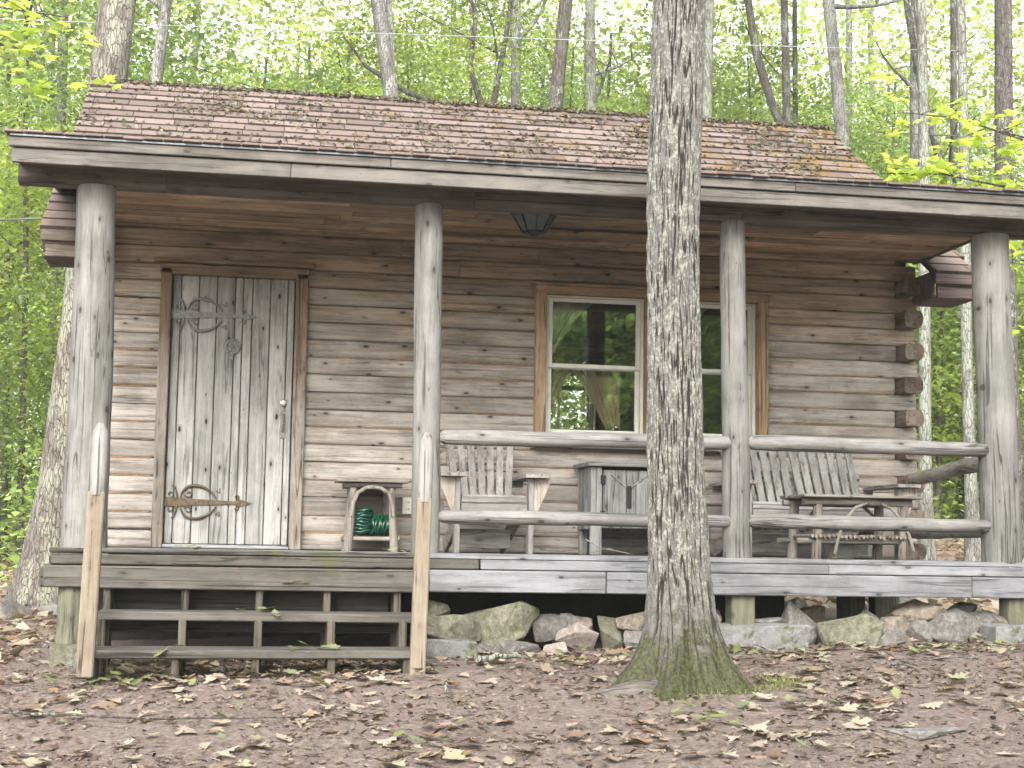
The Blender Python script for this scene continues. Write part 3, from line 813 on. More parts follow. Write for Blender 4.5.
# back window frame
mb = MB()
for x in (3.24, 3.84, 4.44): mb.box((x, 5.3, 1.77), (.05, .06, .97))
for z in (1.31, 1.78, 2.24): mb.box((3.84, 5.3, z), (1.14, .055, .045))
bw = mb.build('window', M['win_v'], cabin)

# outlet
mb = MB(); mb.box((1.795, -.008, .33), (.075, .012, .12), None, .003)
ou = mb.build('outlet', M['plate'], cabin)
for z in (.305, .355):
    mb = MB(); mb.box((1.795, -.0155, z), (.03, .003, .026), None, .001); mb.build('socket', M['sash'], ou)
    for dx in (-.007, .007): mb = MB(); mb.box((1.795 + dx, -.0185, z), (.004, .003, .014), None, .0005); mb.build('socket_slot', M['black'], ou)

# ------------------------------------------------------------------ curtains
def curtain(label, xt, xb, zt, zb, yb, mat, bow, folds, gather=1.0):
    mb = MB(); nu, nv = 40, 22; vs = []
    for j in range(nv + 1):
        t = j / nv; e = t ** bow
        a = xt[0] + (xb[0] - xt[0]) * e; b = xt[1] + (xb[1] - xt[1]) * e
        for i in range(nu + 1):
            u = i / nu
            y = yb + .018 * math.sin(u * folds * 2 * math.pi + t * 1.5) * (1 - .3 * t) + .006 * math.sin(u * 31 + t * 5)
            vs.append((a + (b - a) * u, y, zt + (zb - zt) * t + .02 * math.sin(u * 3) * t))
    fs = [[j * (nu + 1) + i, j * (nu + 1) + i + 1, (j + 1) * (nu + 1) + i + 1, (j + 1) * (nu + 1) + i] for j in range(nv) for i in range(nu)]
    mb.add(vs, fs, 0, True)
    o = mb.build('curtain', mat); tag(o, label, 'curtain', 'curtains in the porch windows')
curtain('pale sheer curtain swept to the upper left of the window beside the armchair', (2.80, 3.20), (2.78, 2.84), 1.90, 1.42, .13, M['curt_pale'], .8, 4)
curtain('tan sheer curtain gathered at the lower left of the window beside the armchair', (2.80, 3.06), (2.78, 2.83), 1.40, .95, .15, M['curt_tan'], .75, 4)
curtain('tan sheer curtain swept down to the right in the window behind the cupboard', (2.98, 3.42), (3.30, 3.41), 1.42, .94, .17, M['curt_tan'], .75, 5)
curtain('pale sheer curtain in the right-hand window between trunk and porch post', (3.70, 4.1), (3.69, 3.78), 1.90, 1.42, .13, M['curt_pale'], .8, 4)

# ------------------------------------------------------------------ porch steps
steps = thing('porch_steps', 'open wooden steps with three grey treads leading up to the mossy porch edge', 'steps', (.68, -2.5, -.66))
for x0, x1, y, z, d in ((-.15, 1.61, -2.16, -.176, .26), (-.14, 1.60, -2.44, -.332, .27), (-.20, 1.59, -2.74, -.512, .28)):
    mb = MB(); mb.box(((x0 + x1) / 2, y, z - .022), (x1 - x0, d, .046), Matrix.Rotation(rnd(-.01, .01), 3, 'Y'), .006, jit=.003); mb.build('tread', M['step'], steps)
for x in (-.115, .31, .72, 1.10, 1.50):
    mb = MB()
    mb.box((x, -2.16, -.43), (.04, .2, .45), None, .005); mb.box((x + rnd(-.008, .008), -2.47, -.52), (.042, .22, .305), None, .005); mb.box((x - .012 + rnd(-.01, .01), -2.76, -.62), (.04, .2, .13), None, .005)
    mb.build('stringer', M['stringer'], steps)
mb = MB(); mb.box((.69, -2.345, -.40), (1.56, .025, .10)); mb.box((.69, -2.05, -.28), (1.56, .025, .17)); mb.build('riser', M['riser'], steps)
for xb, xt, w, sx in ((-.165, -.135, .088, 1), (1.548, 1.575, .082, 1)):
    mb = MB(); y = -2.875
    zb = -.655; zt = .655; zm = .30
    f = lambda z: xb + (xt - xb) * (z - zb) / (zt - zb)
    mb.beam((f(zb), y, zb), (f(zm), y, zm), w, .07, up=(0, 1, 0), ch=.008)
    o_ = mb.build('newel_post', M['newel_low'], steps)
    mb = MB(); mb.tube([(f(zm - .02), y, zm - .02), (f(.5), y, .5), (f(.61), y, .61), (f(zt), y, zt)], [w * .50, w * .49, w * .45, w * .2], 14)
    mb.build('rounded_top', M['newel_top'], o_)

# ------------------------------------------------------------------ stones
def stone(name, label, c, size, mat, seed, rot=(0, 0, 0), sharp=.5, group='fieldstones under the porch edge', cat='stone', boxy=False):
    import bmesh
    rg = np.random.default_rng(seed)
    if boxy: pts = np.array([(a, b, d) for a in (-1, 1) for b in (-1, 1) for d in (-1, 1)], float) * .5 + rg.normal(0, .025, (8, 3))
    else:
        pts = rg.normal(0, 1, (11, 3)); pts /= np.linalg.norm(pts, axis=1)[:, None]
        pts = np.sign(pts) * np.abs(pts) ** .75 * .56 * rg.uniform(.8, 1.08, (11, 1))
        pts = pts / (pts.max(0) - pts.min(0)); pts -= (pts.max(0) + pts.min(0)) / 2
    pts = pts * np.array(size)
    bm = bmesh.new()
    for p in pts: bm.verts.new(p)
    r_ = bmesh.ops.convex_hull(bm, input=bm.verts)
    bmesh.ops.delete(bm, geom=list({g for g in r_['geom_interior'] + r_['geom_unused'] if isinstance(g, bmesh.types.BMVert)}), context='VERTS')
    bmesh.ops.bevel(bm, geom=list(bm.edges), offset=min(size) * (.03 if not boxy else .03), segments=1, affect='EDGES', profile=.6)
    bmesh.ops.triangulate(bm, faces=bm.faces)
    bmesh.ops.subdivide_edges(bm, edges=[e for e in bm.edges if e.calc_length() > min(size) * .18], cuts=2, use_grid_fill=True)
    s = min(size)
    for v in bm.verts:
        n = mn.noise(v.co * (2.2 / s) + Vector((seed, 0, 0))) * .05 * s + mn.noise(v.co * (7 / s) + Vector((0, seed, 0))) * .035 * s
        v.co += v.normal * n
    me = bpy.data.meshes.new(name); bm.to_mesh(me); bm.free(); me.materials.append(mat)
    o = bpy.data.objects.new(name, me); COL.objects.link(o); o.location = c; o.rotation_euler = rot
    tag(o, label, cat, group); return o
def st(x0, x1, z0, z1, y, mat, label, rz=0, ry=0, dep=None, seed=[100], **k):
    seed[0] += 1; dx = x1 - x0; dz = z1 - z0; dep = dep or max(.12, (dx + dz) / 2 * .9)
    return stone(k.pop('name', 'fieldstone'), label, ((x0 + x1) / 2, y, (z0 + z1) / 2), (dx * 1.1, dep, dz * 1.1), M[mat], seed[0], (0, ry, rz), **k)
st(1.70, 1.86, -.42, -.29, -1.86, 'stone_g', 'small mossy stone perched at the top behind the right step post', 0, .2)
st(1.72, 2.06, -.54, -.36, -1.90, 'stone_g', 'long rounded mossy boulder right of the steps')
st(1.92, 2.40, -.56, -.26, -1.86, 'stone_g', 'large wedge boulder slanting up to a point right of the steps', 0, -.5, .3)
st(1.68, 1.88, -.56, -.43, -1.98, 'stone_g', 'low mossy stone touching the right step post, below the long boulder', .1)
st(1.70, 1.97, -.68, -.51, -2.02, 'concrete', 'square grey footing block at the foot of the right step post', 0, 0, .25, boxy=True, name='footing_block', group='footing blocks under the porch', cat='block')
st(1.95, 2.14, -.63, -.53, -2.00, 'stone', 'flat grey stone half buried between footing block and wedge boulder')
st(2.15, 2.38, -.61, -.50, -2.00, 'stone', 'thin flat slab in the soil below the point of the wedge boulder')
st(2.36, 2.58, -.52, -.36, -1.84, 'stone', 'grey angular block beside the wedge boulder, left of three grey stones')
st(2.51, 2.66, -.52, -.36, -1.78, 'stone', 'grey stone in the middle of the three behind the pale slab')
st(2.61, 2.76, -.52, -.37, -1.84, 'stone_p', 'upright pinkish stone standing right of the pale slab', 0, .35)
st(2.50, 2.74, -.55, -.41, -1.98, 'stone_p', 'pale pinkish slab leaning toward the yard between wedge boulder and oak', 0, .35, .12)
st(2.40, 2.53, -.60, -.51, -2.06, 'stone_p', 'little pale stone on the soil in front of the grey stones')
st(2.77, 2.94, -.58, -.37, -1.88, 'stone_g', 'upright green-stained stone close left of the oak trunk')
st(2.88, 3.08, -.46, -.33, -1.86, 'stone_b', 'brownish stone tucked behind the left edge of the oak trunk')
st(2.92, 3.08, -.56, -.42, -1.94, 'stone', 'grey round stone against the left flank of the oak base')
st(3.46, 3.57, -.42, -.28, -1.80, 'stone_p', 'small pale round stone peeking out right of the oak trunk')
st(3.70, 3.98, -.44, -.36, -1.86, 'stone', 'thin flat grey stone lying on the footing block under the porch')
st(3.94, 4.20, -.60, -.28, -1.90, 'stone', 'tall angular lichen-spotted stone beside the right end of the big footing block', 0, .12, .22)
st(4.12, 4.30, -.44, -.30, -1.66, 'stone_b', 'dark brown stone in the gap behind the tall angular stone')
st(4.16, 4.52, -.62, -.33, -1.92, 'stone_g', 'big lumpy stone with green moss in the middle of the right-hand pile', 0, .1)
st(4.02, 4.22, -.66, -.54, -2.04, 'stone_p', 'pale low stone at the foot of the tall angular stone')
st(4.44, 4.62, -.47, -.34, -1.84, 'stone', 'wedge of grey stone on top right of the lumpy mossy stone', 0, .5)
st(4.52, 4.70, -.62, -.44, -2.04, 'stone', 'narrow grey slab leaning in front of the brown block', 0, .75, .1)
st(4.42, 4.56, -.58, -.46, -1.99, 'stone', 'small grey stone between mossy lump and narrow leaning slab', 0, .4)
st(4.57, 4.80, -.54, -.34, -1.88, 'stone_b', 'squarish brown block beneath the flat brown top stone')
st(4.66, 5.02, -.39, -.25, -1.86, 'stone_b', 'flat brown stone lying topmost on the right-hand pile', 0, -.08)
st(4.74, 4.92, -.54, -.37, -1.92, 'stone', 'light triangular stone below the flat brown top stone', 0, .3)
st(4.86, 5.24, -.54, -.30, -1.92, 'stone', 'large rounded grey boulder at the right of the pile', 0, .1)
st(5.10, 5.32, -.38, -.27, -1.74, 'stone', 'thin slanting stone behind the rounded grey boulder', 0, -.3)
st(5.18, 5.38, -.44, -.31, -1.86, 'stone', 'dark smooth stone left of the corner footing block')
st(5.34, 5.46, -.42, -.345, -1.90, 'stone_b', 'small yellowish stone wedged on the corner footing block')
st(5.10, 5.28, -.58, -.46, -2.04, 'stone_p', 'pale broken slab on the soil before the corner footing block', 0, .4, .1)
st(-.42, -.25, -.78, -.56, -1.94, 'stone_g', 'mossy footing stone under the round pier left of the steps', boxy=True, name='footing_block', group='footing blocks under the porch', cat='block')
st(-.30, -.16, -.74, -.60, -2.10, 'stone', 'small dark stone beside the left step post foot')
st(3.47, 4.00, -.70, -.42, -1.97, 'concrete', 'long grey footing block with moss spots under the middle pier', dep=.32, boxy=True, name='footing_block', group='footing blocks under the porch', cat='block')
st(5.26, 5.66, -.66, -.405, -1.97, 'concrete', 'grey footing block under the pier at the right corner post', dep=.32, boxy=True, name='footing_block', group='footing blocks under the porch', cat='block')
# half-buried stone in the yard, rocks at the far left, boulder beyond the right end of the porch
stone('fieldstone', 'flat grey rock worn level with the soil in the right foreground', (3.62, -4.62, gz(3.62, -4.62) - .005), (.34, .26, .06), M['stone'], 311, (0, 0, .4), group='loose stones in the yard')
stone('fieldstone', 'pale grey rock half buried at the bottom right of the yard', (4.25, -4.55, gz(4.25, -4.55) - .01), (.26, .20, .07), M['stone_p'], 313, (0, 0, 1.1), group='loose stones in the yard')
for i, (x, y, s, lb) in enumerate(((-1.78, 4.3, .34, 'grey rock at the far left edge of the yard'), (-1.42, 4.0, .52, 'largest grey rock of the row before the leaning tree'), (-1.02, 4.2, .40, 'dark rock between the leaning tree and the left porch corner'), (-1.6, 4.9, .28, 'small rock close to the roots of the leaning tree'), (-.72, 4.4, .3, 'small dark rock just left of the porch corner'))):
    stone('rock', lb, (x, y, gz(x, y) + s * .10), (s, s * .8, s * .5), M['stone'], 400 + i, (0, 0, i * 1.3), group='rocks below the leaning tree')
for i, (x, y, s, lb) in enumerate(((6.5, 2.2, .4, 'grey rock on leafy ground seen beneath the right end of the porch'), (5.9, 3.1, .3, 'low rock in dead leaves behind the pier under the porch'))):
    stone('rock', lb, (x, y, gz(x, y) + .03), (s, s * .8, s * .5), M['stone'], 440 + i, (0, 0, i * 1.3), group='rocks behind the cabin')

# ------------------------------------------------------------------ porch furniture
def adirondack(label, cx, y0, width, backs, slatmat, name, cat, rz=0.0, sw=.064):
    """y0 = y of the front legs; width between the front legs"""
    t = thing(name, label, cat, (cx, y0, 0)); hw = width / 2
    P = lambda x, y, z: (cx + x, y0 + y, z)
    mb = MB()
    def fin(n, mt):
        return mb.build(n, mt, t)
    for s in (-1, 1):
        mb = MB(); mb.box(P(s * hw, .0, .25), (.036, .085, .50), None, .004); fin('leg', M['chair_v'])
        mb = MB()
        xa = s * (hw + .02)
        tri = [(cx + xa, .495), (cx + xa + s * .115, .495), (cx + xa + s * .085, .42), (cx + xa + s * .02, .27), (cx + xa, .25)]
        mb.prism(tri, 1, y0 - .035, y0 - .010); fin('arm_bracket', M['chair_tan'])
        mb = MB()
        xm = cx + s * (hw + .035)
        poly = [(xm - .085, y0 - .10), (xm + .085, y0 - .10), (xm + .085, y0 + .12), (xm + .05, y0 + .62), (xm - .05, y0 + .62), (xm - .085, y0 + .12)]
        mb.prism(poly, 2, .502, .524); fin('armrest', M['chair_y'])
        mb = MB(); xs = s * (hw - .045)
        mb.beam(P(xs, -.03, .315), P(xs, .86, .045), .03, .11, ch=.004); fin('rear_leg', M['chair_y'])
    mb = MB(); mb.box(P(0, -.03, .315), (width - .05, .024, .10), None, .004); fin('apron', M['chair_x'])
    mb = MB()
    for k in range(6):
        y = .02 + k * .082; mb.box(P(0, y, .372 - .24 * (y / .9)), (width - .06, .072, .02), Matrix.Rotation(-.28, 3, 'X'), .004)
    fin('seat', M['chair_x'])
    nb = backs; bw = (width - .07) / nb
    for b in range(nb):
        mb = MB(); xc = -width / 2 + .035 + bw * (b + .5)
        n = 7; sp = bw / n
        for k in range(n):
            u = (k - 3) / 3
            xb_ = xc + u * sp * 2.75; xt_ = xc + u * (sp * 3.55 if nb == 1 else sp * 3.0) + (0 if nb == 1 else -.055)
            zt = (.825 if nb == 1 else .85) - (.05 if nb == 1 else .03) * u * u
            ln = .62 if nb == 1 else .62
            mb.beam(P(xb_, .42, .20), P(xt_, ln + .02 * (1 - u * u), zt), min(sw, sp * (.80 if nb == 1 else .72)), .018, up=(0, -1, .4), ch=.003)
        fin('backrest', slatmat)
    mb = MB(); mb.box(P(0, .53, .38), (width - .04, .022, .07), Matrix.Rotation(-.35, 3, 'X')); mb.box(P(0, .63, .60), (width - .06, .022, .06), Matrix.Rotation(-.35, 3, 'X')); mb.box(P(0, .60, .49), (width + .12, .03, .06)); mb.box(P(0, .40, .10), (width - .12, .02, .13)); fin('back_rail', M['chair_x'])
    return t
adirondack('grey slatted wooden armchair left of the cupboard, tan brackets under its arms', 2.245, -1.08, .49, 1, M['chair_v'], 'porch_armchair', 'armchair')
adirondack('wide grey two-seat bench with two fanned slat backs behind the twig table', 4.575, -.98, 1.10, 2, M['love_v'], 'porch_bench', 'bench', sw=.075)

# cupboard
cup = thing('cupboard', 'small grey plank cupboard with black hinges standing below the window', 'cupboard', (3.32, -.30, 0))
mb = MB()
x0, x1, y0, y1 = 3.035, 3.64, -.50, -.08
for k in range(4): mb.box((x0 + .012, y0 + .055 + k * .10, .40), (.022, .095, .44), None, .003)
for k in range(4): mb.box((x1 - .012, y0 + .055 + k * .10, .40), (.022, .095, .44), None, .003)
mb.box(((x0 + x1) / 2, y1, .40), (x1 - x0, .02, .46)); mb.box(((x0 + x1) / 2, (y0 + y1) / 2, .20), (x1 - x0 - .05, y1 - y0 - .03, .02))
mb.build('carcass', M['cab_v'], cup)
for x in (x0 + .035, x1 - .035):
    mb = MB(); mb.box((x, y0, .31), (.082, .035, .62), None, .004); mb.build('leg', M['cab_v'], cup)
    mb = MB(); mb.box((x, y1 - .03, .1), (.06, .035, .20), None, .004); mb.build('leg', M['cab_v'], cup)
mb = MB(); mb.box(((x0 + x1) / 2, (y0 + y1) / 2 - .02, .638), (x1 - x0 + .07, y1 - y0 + .08, .032), None, .005); mb.build('tabletop', M['cab_x'], cup)
mb = MB()
w = (x1 - x0 - .17) / 5
for k in range(5): mb.box((x0 + .085 + w * (k + .5), y0 + .005, .405), (w - .004, .022, .39), None, .003)
dr = mb.build('cupboard_door', M['cab_v'], cup)
mb = MB(); zc, xc = .41, (x0 + x1) / 2 - .03
mb.beam((xc - .13, y0 - .011, zc + .16), (xc - .02, y0 - .011, zc + .07), .010, .014, up=(0, 1, 0)); mb.beam((xc + .13, y0 - .011, zc + .16), (xc + .02, y0 - .011, zc + .07), .010, .014, up=(0, 1, 0))
mb.box((xc - .10, y0 - .009, zc - .03), (.06, .010, .26)); mb.box((xc + .09, y0 - .009, zc - .03), (.08, .010, .26))
mb.build('panel_moulding', M['cab_v'], dr)
mb = MB(); mb.box((xc + .005, y0 - .007, zc + .0), (.032, .006, .16)); mb.build('door_slot', M['black'], dr)
for z in (.53, .28):
    mb = MB(); mb.box((x0 + .083, y0 - .021, z), (.035, .008, .06), None, .002); mb.tube([(x0 + .083, y0 - .025, z - .03), (x0 + .083, y0 - .025, z + .03)], .006, 8); mb.build('hinge', M['black'], dr)
mb = MB(); mb.box((x1 - .10, y0 - .014, .43), (.026, .014, .075), None, .004); mb.build('latch', M['iron_grey'], dr)

# twig stand with the hose
sd = thing('twig_stand', 'small rustic stand with twig arch front and plank top between door and porch post', 'stand', (1.5, -.35, 0))
for (xb, yb_, xt, yt) in ((1.335, -.5, 1.37, -.47), (1.655, -.5, 1.625, -.47), (1.345, -.17, 1.38, -.2), (1.65, -.17, 1.62, -.2)):
    mb = MB(); mb.tube([(xb, yb_, 0), ((xb + xt) / 2, yb_, .22), (xt, yt, .455)], [.031, .027, .025], 10, wob=.12); mb.build('leg', M['twig'], sd)
mb = MB()
for k in range(4): mb.box((1.50 + rnd(-.012, .012), -.50 + k * .10, .482 + rnd(-.004, .004)), (.47 + rnd(-.03, .03), .095, .018), Matrix.Rotation(rnd(-.02, .02), 3, 'Z'), .004)
mb.build('top', M['twig_x'], sd)
mb = MB(); mb.tube([(1.30, -.49, .452), (1.70, -.49, .455)], .019, 8, wob=.15); mb.build('crossbar', M['twig_x'], sd)
mb = MB(); mb.tube([(1.31, -.18, .452), (1.69, -.18, .455)], .018, 8, wob=.15); mb.build('crossbar', M['twig_x'], sd)
mb = MB()
mb.tube([(1.355, -.525, .24), (1.365, -.528, .33), (1.395, -.53, .40), (1.45, -.53, .435), (1.50, -.53, .44), (1.55, -.53, .435), (1.605, -.53, .40), (1.632, -.528, .33), (1.64, -.525, .24)], .014, 8); mb.build('twig_arch', M['twig'], sd)
mb = MB()
for k in range(6): mb.tube([(1.31, -.49 + k * .062, .085), (1.69, -.49 + k * .062, .088)], .016, 8, wob=.2)
mb.build('shelf', M['twig_x'], sd)
mb = MB(); mb.box((1.50, -.13, .27), (.30, .012, .36)); mb.build('back_panel', M['timber'], sd)
mb = MB()
p = []
for k in range(190):
    a = k * 2 * math.pi / 22; rr = .072 + .008 * math.sin(k * .7)
    p.append((1.435 + rr * math.cos(a), -.36 + rr * .95 * math.sin(a), .122 + k * .00095 + .006 * math.sin(k * 1.1)))
for k in range(150):
    a = k * 2 * math.pi / 21; rr = .068 + .007 * math.sin(k * .9)
    p.append((1.50 + k * .00085 + .006 * math.sin(k), -.37 + rr * .9 * math.sin(a) - .03, .182 + rr * .95 * math.cos(a)))
mb.tube(p, .0115, 8); ho = mb.build('garden_hose', M['hose']); tag(ho, 'coiled green garden hose lying on the shelf of the rustic stand', 'hose')

# twig table
tt = thing('twig_table', 'low rustic twig table with plank top and stick shelf behind the right porch rails', 'table', (4.62, -1.4, 0))
LX = ((4.30, -1.56), (4.90, -1.56), (4.25, -1.26), (4.85, -1.26))
for x, y in LX:
    mb = MB(); mb.tube([(x - .01, y, 0), (x, y, .18), (x + .008, y, .375)], [.034, .031, .03], 10, wob=.12); mb.build('leg', M['twig'], tt)
mb = MB()
for k in range(4): mb.box((4.58 + rnd(-.02, .02), -1.60 + k * .125, .408 + rnd(-.004, .004)), (.80 + rnd(-.05, .05), .118, .02), Matrix.Rotation(rnd(-.015, .015), 3, 'Z'), .006, jit=.004)
mb.build('tabletop', M['twig_x'], tt)
for q, r_ in (([(4.20, -1.57, .372), (4.58, -1.575, .378), (4.95, -1.57, .372)], .024), ([(4.18, -1.25, .372), (4.93, -1.25, .372)], .024), ([(4.16, -1.56, .118), (4.98, -1.56, .125)], .02), ([(4.14, -1.26, .118), (4.96, -1.26, .12)], .02)):
    mb = MB(); mb.tube(q, r_, 9, wob=.12); mb.build('crossbar', M['twig_x'], tt)
mb = MB()
for k in range(24): mb.tube([(4.25 + k * .029 + rnd(-.004, .004), -1.61, .15 + rnd(-.004, .004)), (4.245 + k * .029, -1.22, .15)], .012, 7, wob=.15)
mb.build('shelf', M['twig'], tt)
for q in ([(4.40, -1.60, .02), (4.43, -1.60, .14), (4.48, -1.60, .26), (4.55, -1.60, .34), (4.64, -1.60, .375)], [(4.95, -1.60, .06), (4.92, -1.60, .16), (4.87, -1.60, .26), (4.80, -1.60, .33), (4.72, -1.60, .375)], [(4.46, -1.24, .37), (4.36, -1.24, .28), (4.30, -1.24, .2)], [(4.74, -1.24, .37), (4.86, -1.24, .26), (4.9, -1.24, .2)]):
    mb = MB(); mb.tube(q, .011, 8); mb.build('bent_twig', M['twig'], tt)
mb = MB(); mb.lathe([(0, .0), (.085, 0), (.10, .03), (.12, .10), (.135, .135), (.137, .15), (.125, .15), (.11, .11), (.08, .03), (0, .025)], (4.64, -1.12, .0), 26)
po = mb.build('planter_pot', M['pot']); tag(po, 'pale rounded pot on the porch floor under the twig table', 'pot')

# ceiling lantern
lt = thing('ceiling_lantern', 'dark faceted lantern fixed to the porch ceiling above the armchair', 'lamp', (2.50, -1.0, 2.30))
mb = MB(); mb.lathe([(.0, .0), (.16, 0), (.165, -.012), (.150, -.022), (.0, -.022)], (2.50, -1.0, 2.30), 8, 0, False); mb.build('lamp_base', M['lamp'], lt)
mb = MB(); mb.lathe([(.140, -.022), (.075, -.125), (.0, -.125)], (2.50, -1.0, 2.30), 8, 0, False); mb.build('lamp_glass', M['lampglass'], lt)
mb = MB()
for k in range(8):
    a = 2 * math.pi * k / 8; mb.tube([(2.50 + .143 * math.cos(a), -1.0 + .143 * math.sin(a), 2.28), (2.50 + .077 * math.cos(a), -1.0 + .077 * math.sin(a), 2.174)], .006, 6)
mb.lathe([(.08, -.122), (.078, -.135), (.035, -.142), (.02, -.155), (0, -.157)], (2.50, -1.0, 2.30), 8, 0, False)
mb.build('lamp_cage', M['lamp'], lt)

# ------------------------------------------------------------------ the foreground oak
def oak():
    cx, cy, zb = 2.90, -3.30, gz(2.90, -3.3) - .06
    H = 9.5; na = 300; zs = np.concatenate([np.linspace(0, 1.2, 110, endpoint=False), np.linspace(1.2, 5.2, 260, endpoint=False), np.linspace(5.2, H, 40)])
    roots = [(-2.75, .46, .36), (-2.0, .34, .30), (-.75, .34, .32), (.1, .30, .34), (1.3, .3, .5), (2.6, .3, .4), (-1.35, .20, .3)]
    vs = []; hs = []
    for z in zs:
        r0 = .136 + .0 * z + .012 * max(0, 2.2 - z) / 2.2 + (0.004 * max(0, z - 3))
        fl = math.exp(-z / .16)
        ax = cx - .045 * min(z, 1.2) / 1.2 - .01 * math.sin(z * .8) ; ay = cy
        ax -= .025 * max(0, min(1, (z - 1.0) / 1.5)) - .035 * max(0, z - 2.2) / 3
        for j in range(na):
            a = 2 * math.pi * j / na; ca, sa = math.cos(a), math.sin(a)
            r = r0 + .075 * math.exp(-z / .42)
            for ra, am, wd in roots:
                d = (a - ra + math.pi) % (2 * math.pi) - math.pi
                r += am * .78 * math.exp(-(d / wd) ** 2) * fl
            # furrowed bark: interlacing vertical ridges
            wv = mn.noise(Vector((ca * 2.2, sa * 2.2, z * 1.3))) * .9
            q = Vector((ca * 7.2 + wv * .5, sa * 7.2 + wv * .5, z * 2.6))
            n1 = abs(mn.noise(q * 1.15)); n2 = abs(mn.noise(Vector((ca * 15, sa * 15, z * 8.5)))); n3 = mn.noise(Vector((ca * 22, sa * 22, z * 20)))
            ridge = min(1, n1 * 3.2) * .6 + min(1, n2 * 2.5) * .4 + .12 * n3
            bmp = 1.15 - .3 * fl
            r += (ridge - .6) * .0165 * bmp + .012 * mn.noise(Vector((ca * 1.5, sa * 1.5, z * .9)))
            vs.append((ax + r * ca, ay + r * sa, zb + z)); hs.append(ridge)
    fs = []; nz = len(zs)
    for i in range(nz - 1):
        for j in range(na):
            b = i * na + j; c = i * na + (j + 1) % na; fs.append((b, c, c + na, b + na))
    t = thing('oak_tree', 'large foreground tree with furrowed lichen-spotted trunk and mossy flared base', 'tree', (cx, cy, zb + .06))
    me = bpy.data.meshes.new('trunk'); o3 = t.location
    me.from_pydata([(p[0] - o3.x, p[1] - o3.y, p[2] - o3.z) for p in vs], [], fs)
    at = me.attributes.new('furrow', 'FLOAT', 'POINT'); at.data.foreach_set('value', hs)
    me.polygons.foreach_set('use_smooth', [True] * len(fs)); me.update()
    m = NT('furrowed_bark'); co = m.obj(); s = m.sep(co)
    an = m.n('ShaderNodeAttribute'); an.attribute_name = 'furrow'; fu = an.outputs['Fac']
    n = m.noise(m.vmul(co, (60, 60, 14)), 1, 5, .65); f2 = m.noise(co, 55, 4, .65)
    c = m.mix(m.step(fu, .26, .60), (.026, .023, .020), (.125, .119, .112))
    c = m.mix(m.math('MULTIPLY', m.step(n, .52, .7), .5), c, (.145, .133, .124))
    big = m.noise(m.vmul(co, (34, 34, 17)), 1, 8, .82, .4)
    dk = m.noise(m.vadd(m.vmul(co, (4, 4, 1.3)), (5, 1, 2)), 1, 5, .7)
    c = m.mix(m.math('MULTIPLY', m.step(dk, .54, .70), .4), c, (.035, .031, .028))
    L = m.math('MULTIPLY', m.step(m.math('ADD', big, m.math('MULTIPLY', m.math('SUBTRACT', f2, .5), .4)), .49, .57), m.step(fu, .28, .5))
    L = m.math('MULTIPLY', L, m.step(s[2], .15, .7))
    c = m.mix(m.math('MULTIPLY', L, .85), c, m.mix(f2, (.19, .20, .165), (.33, .34, .29)))
    mz = m.step(m.math('ADD', s[2], m.math('MULTIPLY', m.math('SUBTRACT', m.noise(co, 9, 8, .8), .5), 1.5)), .46, .10)
    f3 = m.noise(m.vmul(co, (60, 60, 30)), 1, 7, .85)
    c = m.mix(m.math('MULTIPLY', mz, .85), c, m.mix(m.step(f3, .36, .64), (.010, .011, .004), (.070, .076, .026)))
    c = m.mix(m.math('MULTIPLY', m.step(f3, .47, .38), .6), c, (.018, .016, .012))
    wl = m.step(m.noise(m.vadd(co, (3, 3, 3)), 9, 6, .7), .60, .68); wl = m.math('MULTIPLY', wl, m.step(s[2], .5, .1))
    c = m.mix(m.math('MULTIPLY', wl, .8), c, (.22, .225, .20))
    m.bsdf(c, .93, m.math('ADD', n, f2), .010, .8, spec=.15)
    me.materials.append(m.mat)
    o = bpy.data.objects.new('trunk', me); COL.objects.link(o); o.parent = t
    # a surface root running out over the soil
    mb = MB(); fine = []; fr = []
    for k in range(22):
        u = k / 21; fine.append((2.76 - .47 * u, -3.42 - .10 * math.sin(u * 2.2), gz(2.76 - .47 * u, -3.45) + .012 - .04 * u)); fr.append(.085 - .062 * u)
    mb.tube(fine, fr, 20, wob=.3); mb.build('root', M['root'], t)
    # moss tufts around the foot
    N = 2600; a = RNG.uniform(-2.6, .3, N); rr = .42 + RNG.normal(0, .07, N) + .12 * np.cos(3 * a)
    X = cx + rr * np.cos(a); Y = cy + rr * np.sin(a)
    Z = np.array([gz(x, y) for x, y in zip(X, Y)]) + RNG.uniform(0, .015, N)
    V = np.array([(-.09, 0, 0), (.09, 0, 0), (0, .1, 1)]); Ms = rots(N, .5) * RNG.uniform(.012, .035, N)[:, None, None]
    keep = RNG.uniform(0, 1, N) < np.clip((X - 2.75) * 1.6, .05, 1)
    T = np.stack([X, Y, Z], 1)[keep] - np.array(o3)
    g = batch('moss', V, [(0, 1, 2)], Ms[keep], T, M['moss_green'], t); g['kind'] = 'stuff'
M['root'] = wood('root_bark', 0, (.15, .135, .12), (.07, .06, .05), knot=.2, moss=((.06, .065, .022), .55))
M['moss_green'] = leafmat('ground_moss', [(.07, .085, .02), (.13, .14, .035), (.2, .2, .06)], [(.1, .12, .02), (.1, .12, .02)], .2, 0)
oak()

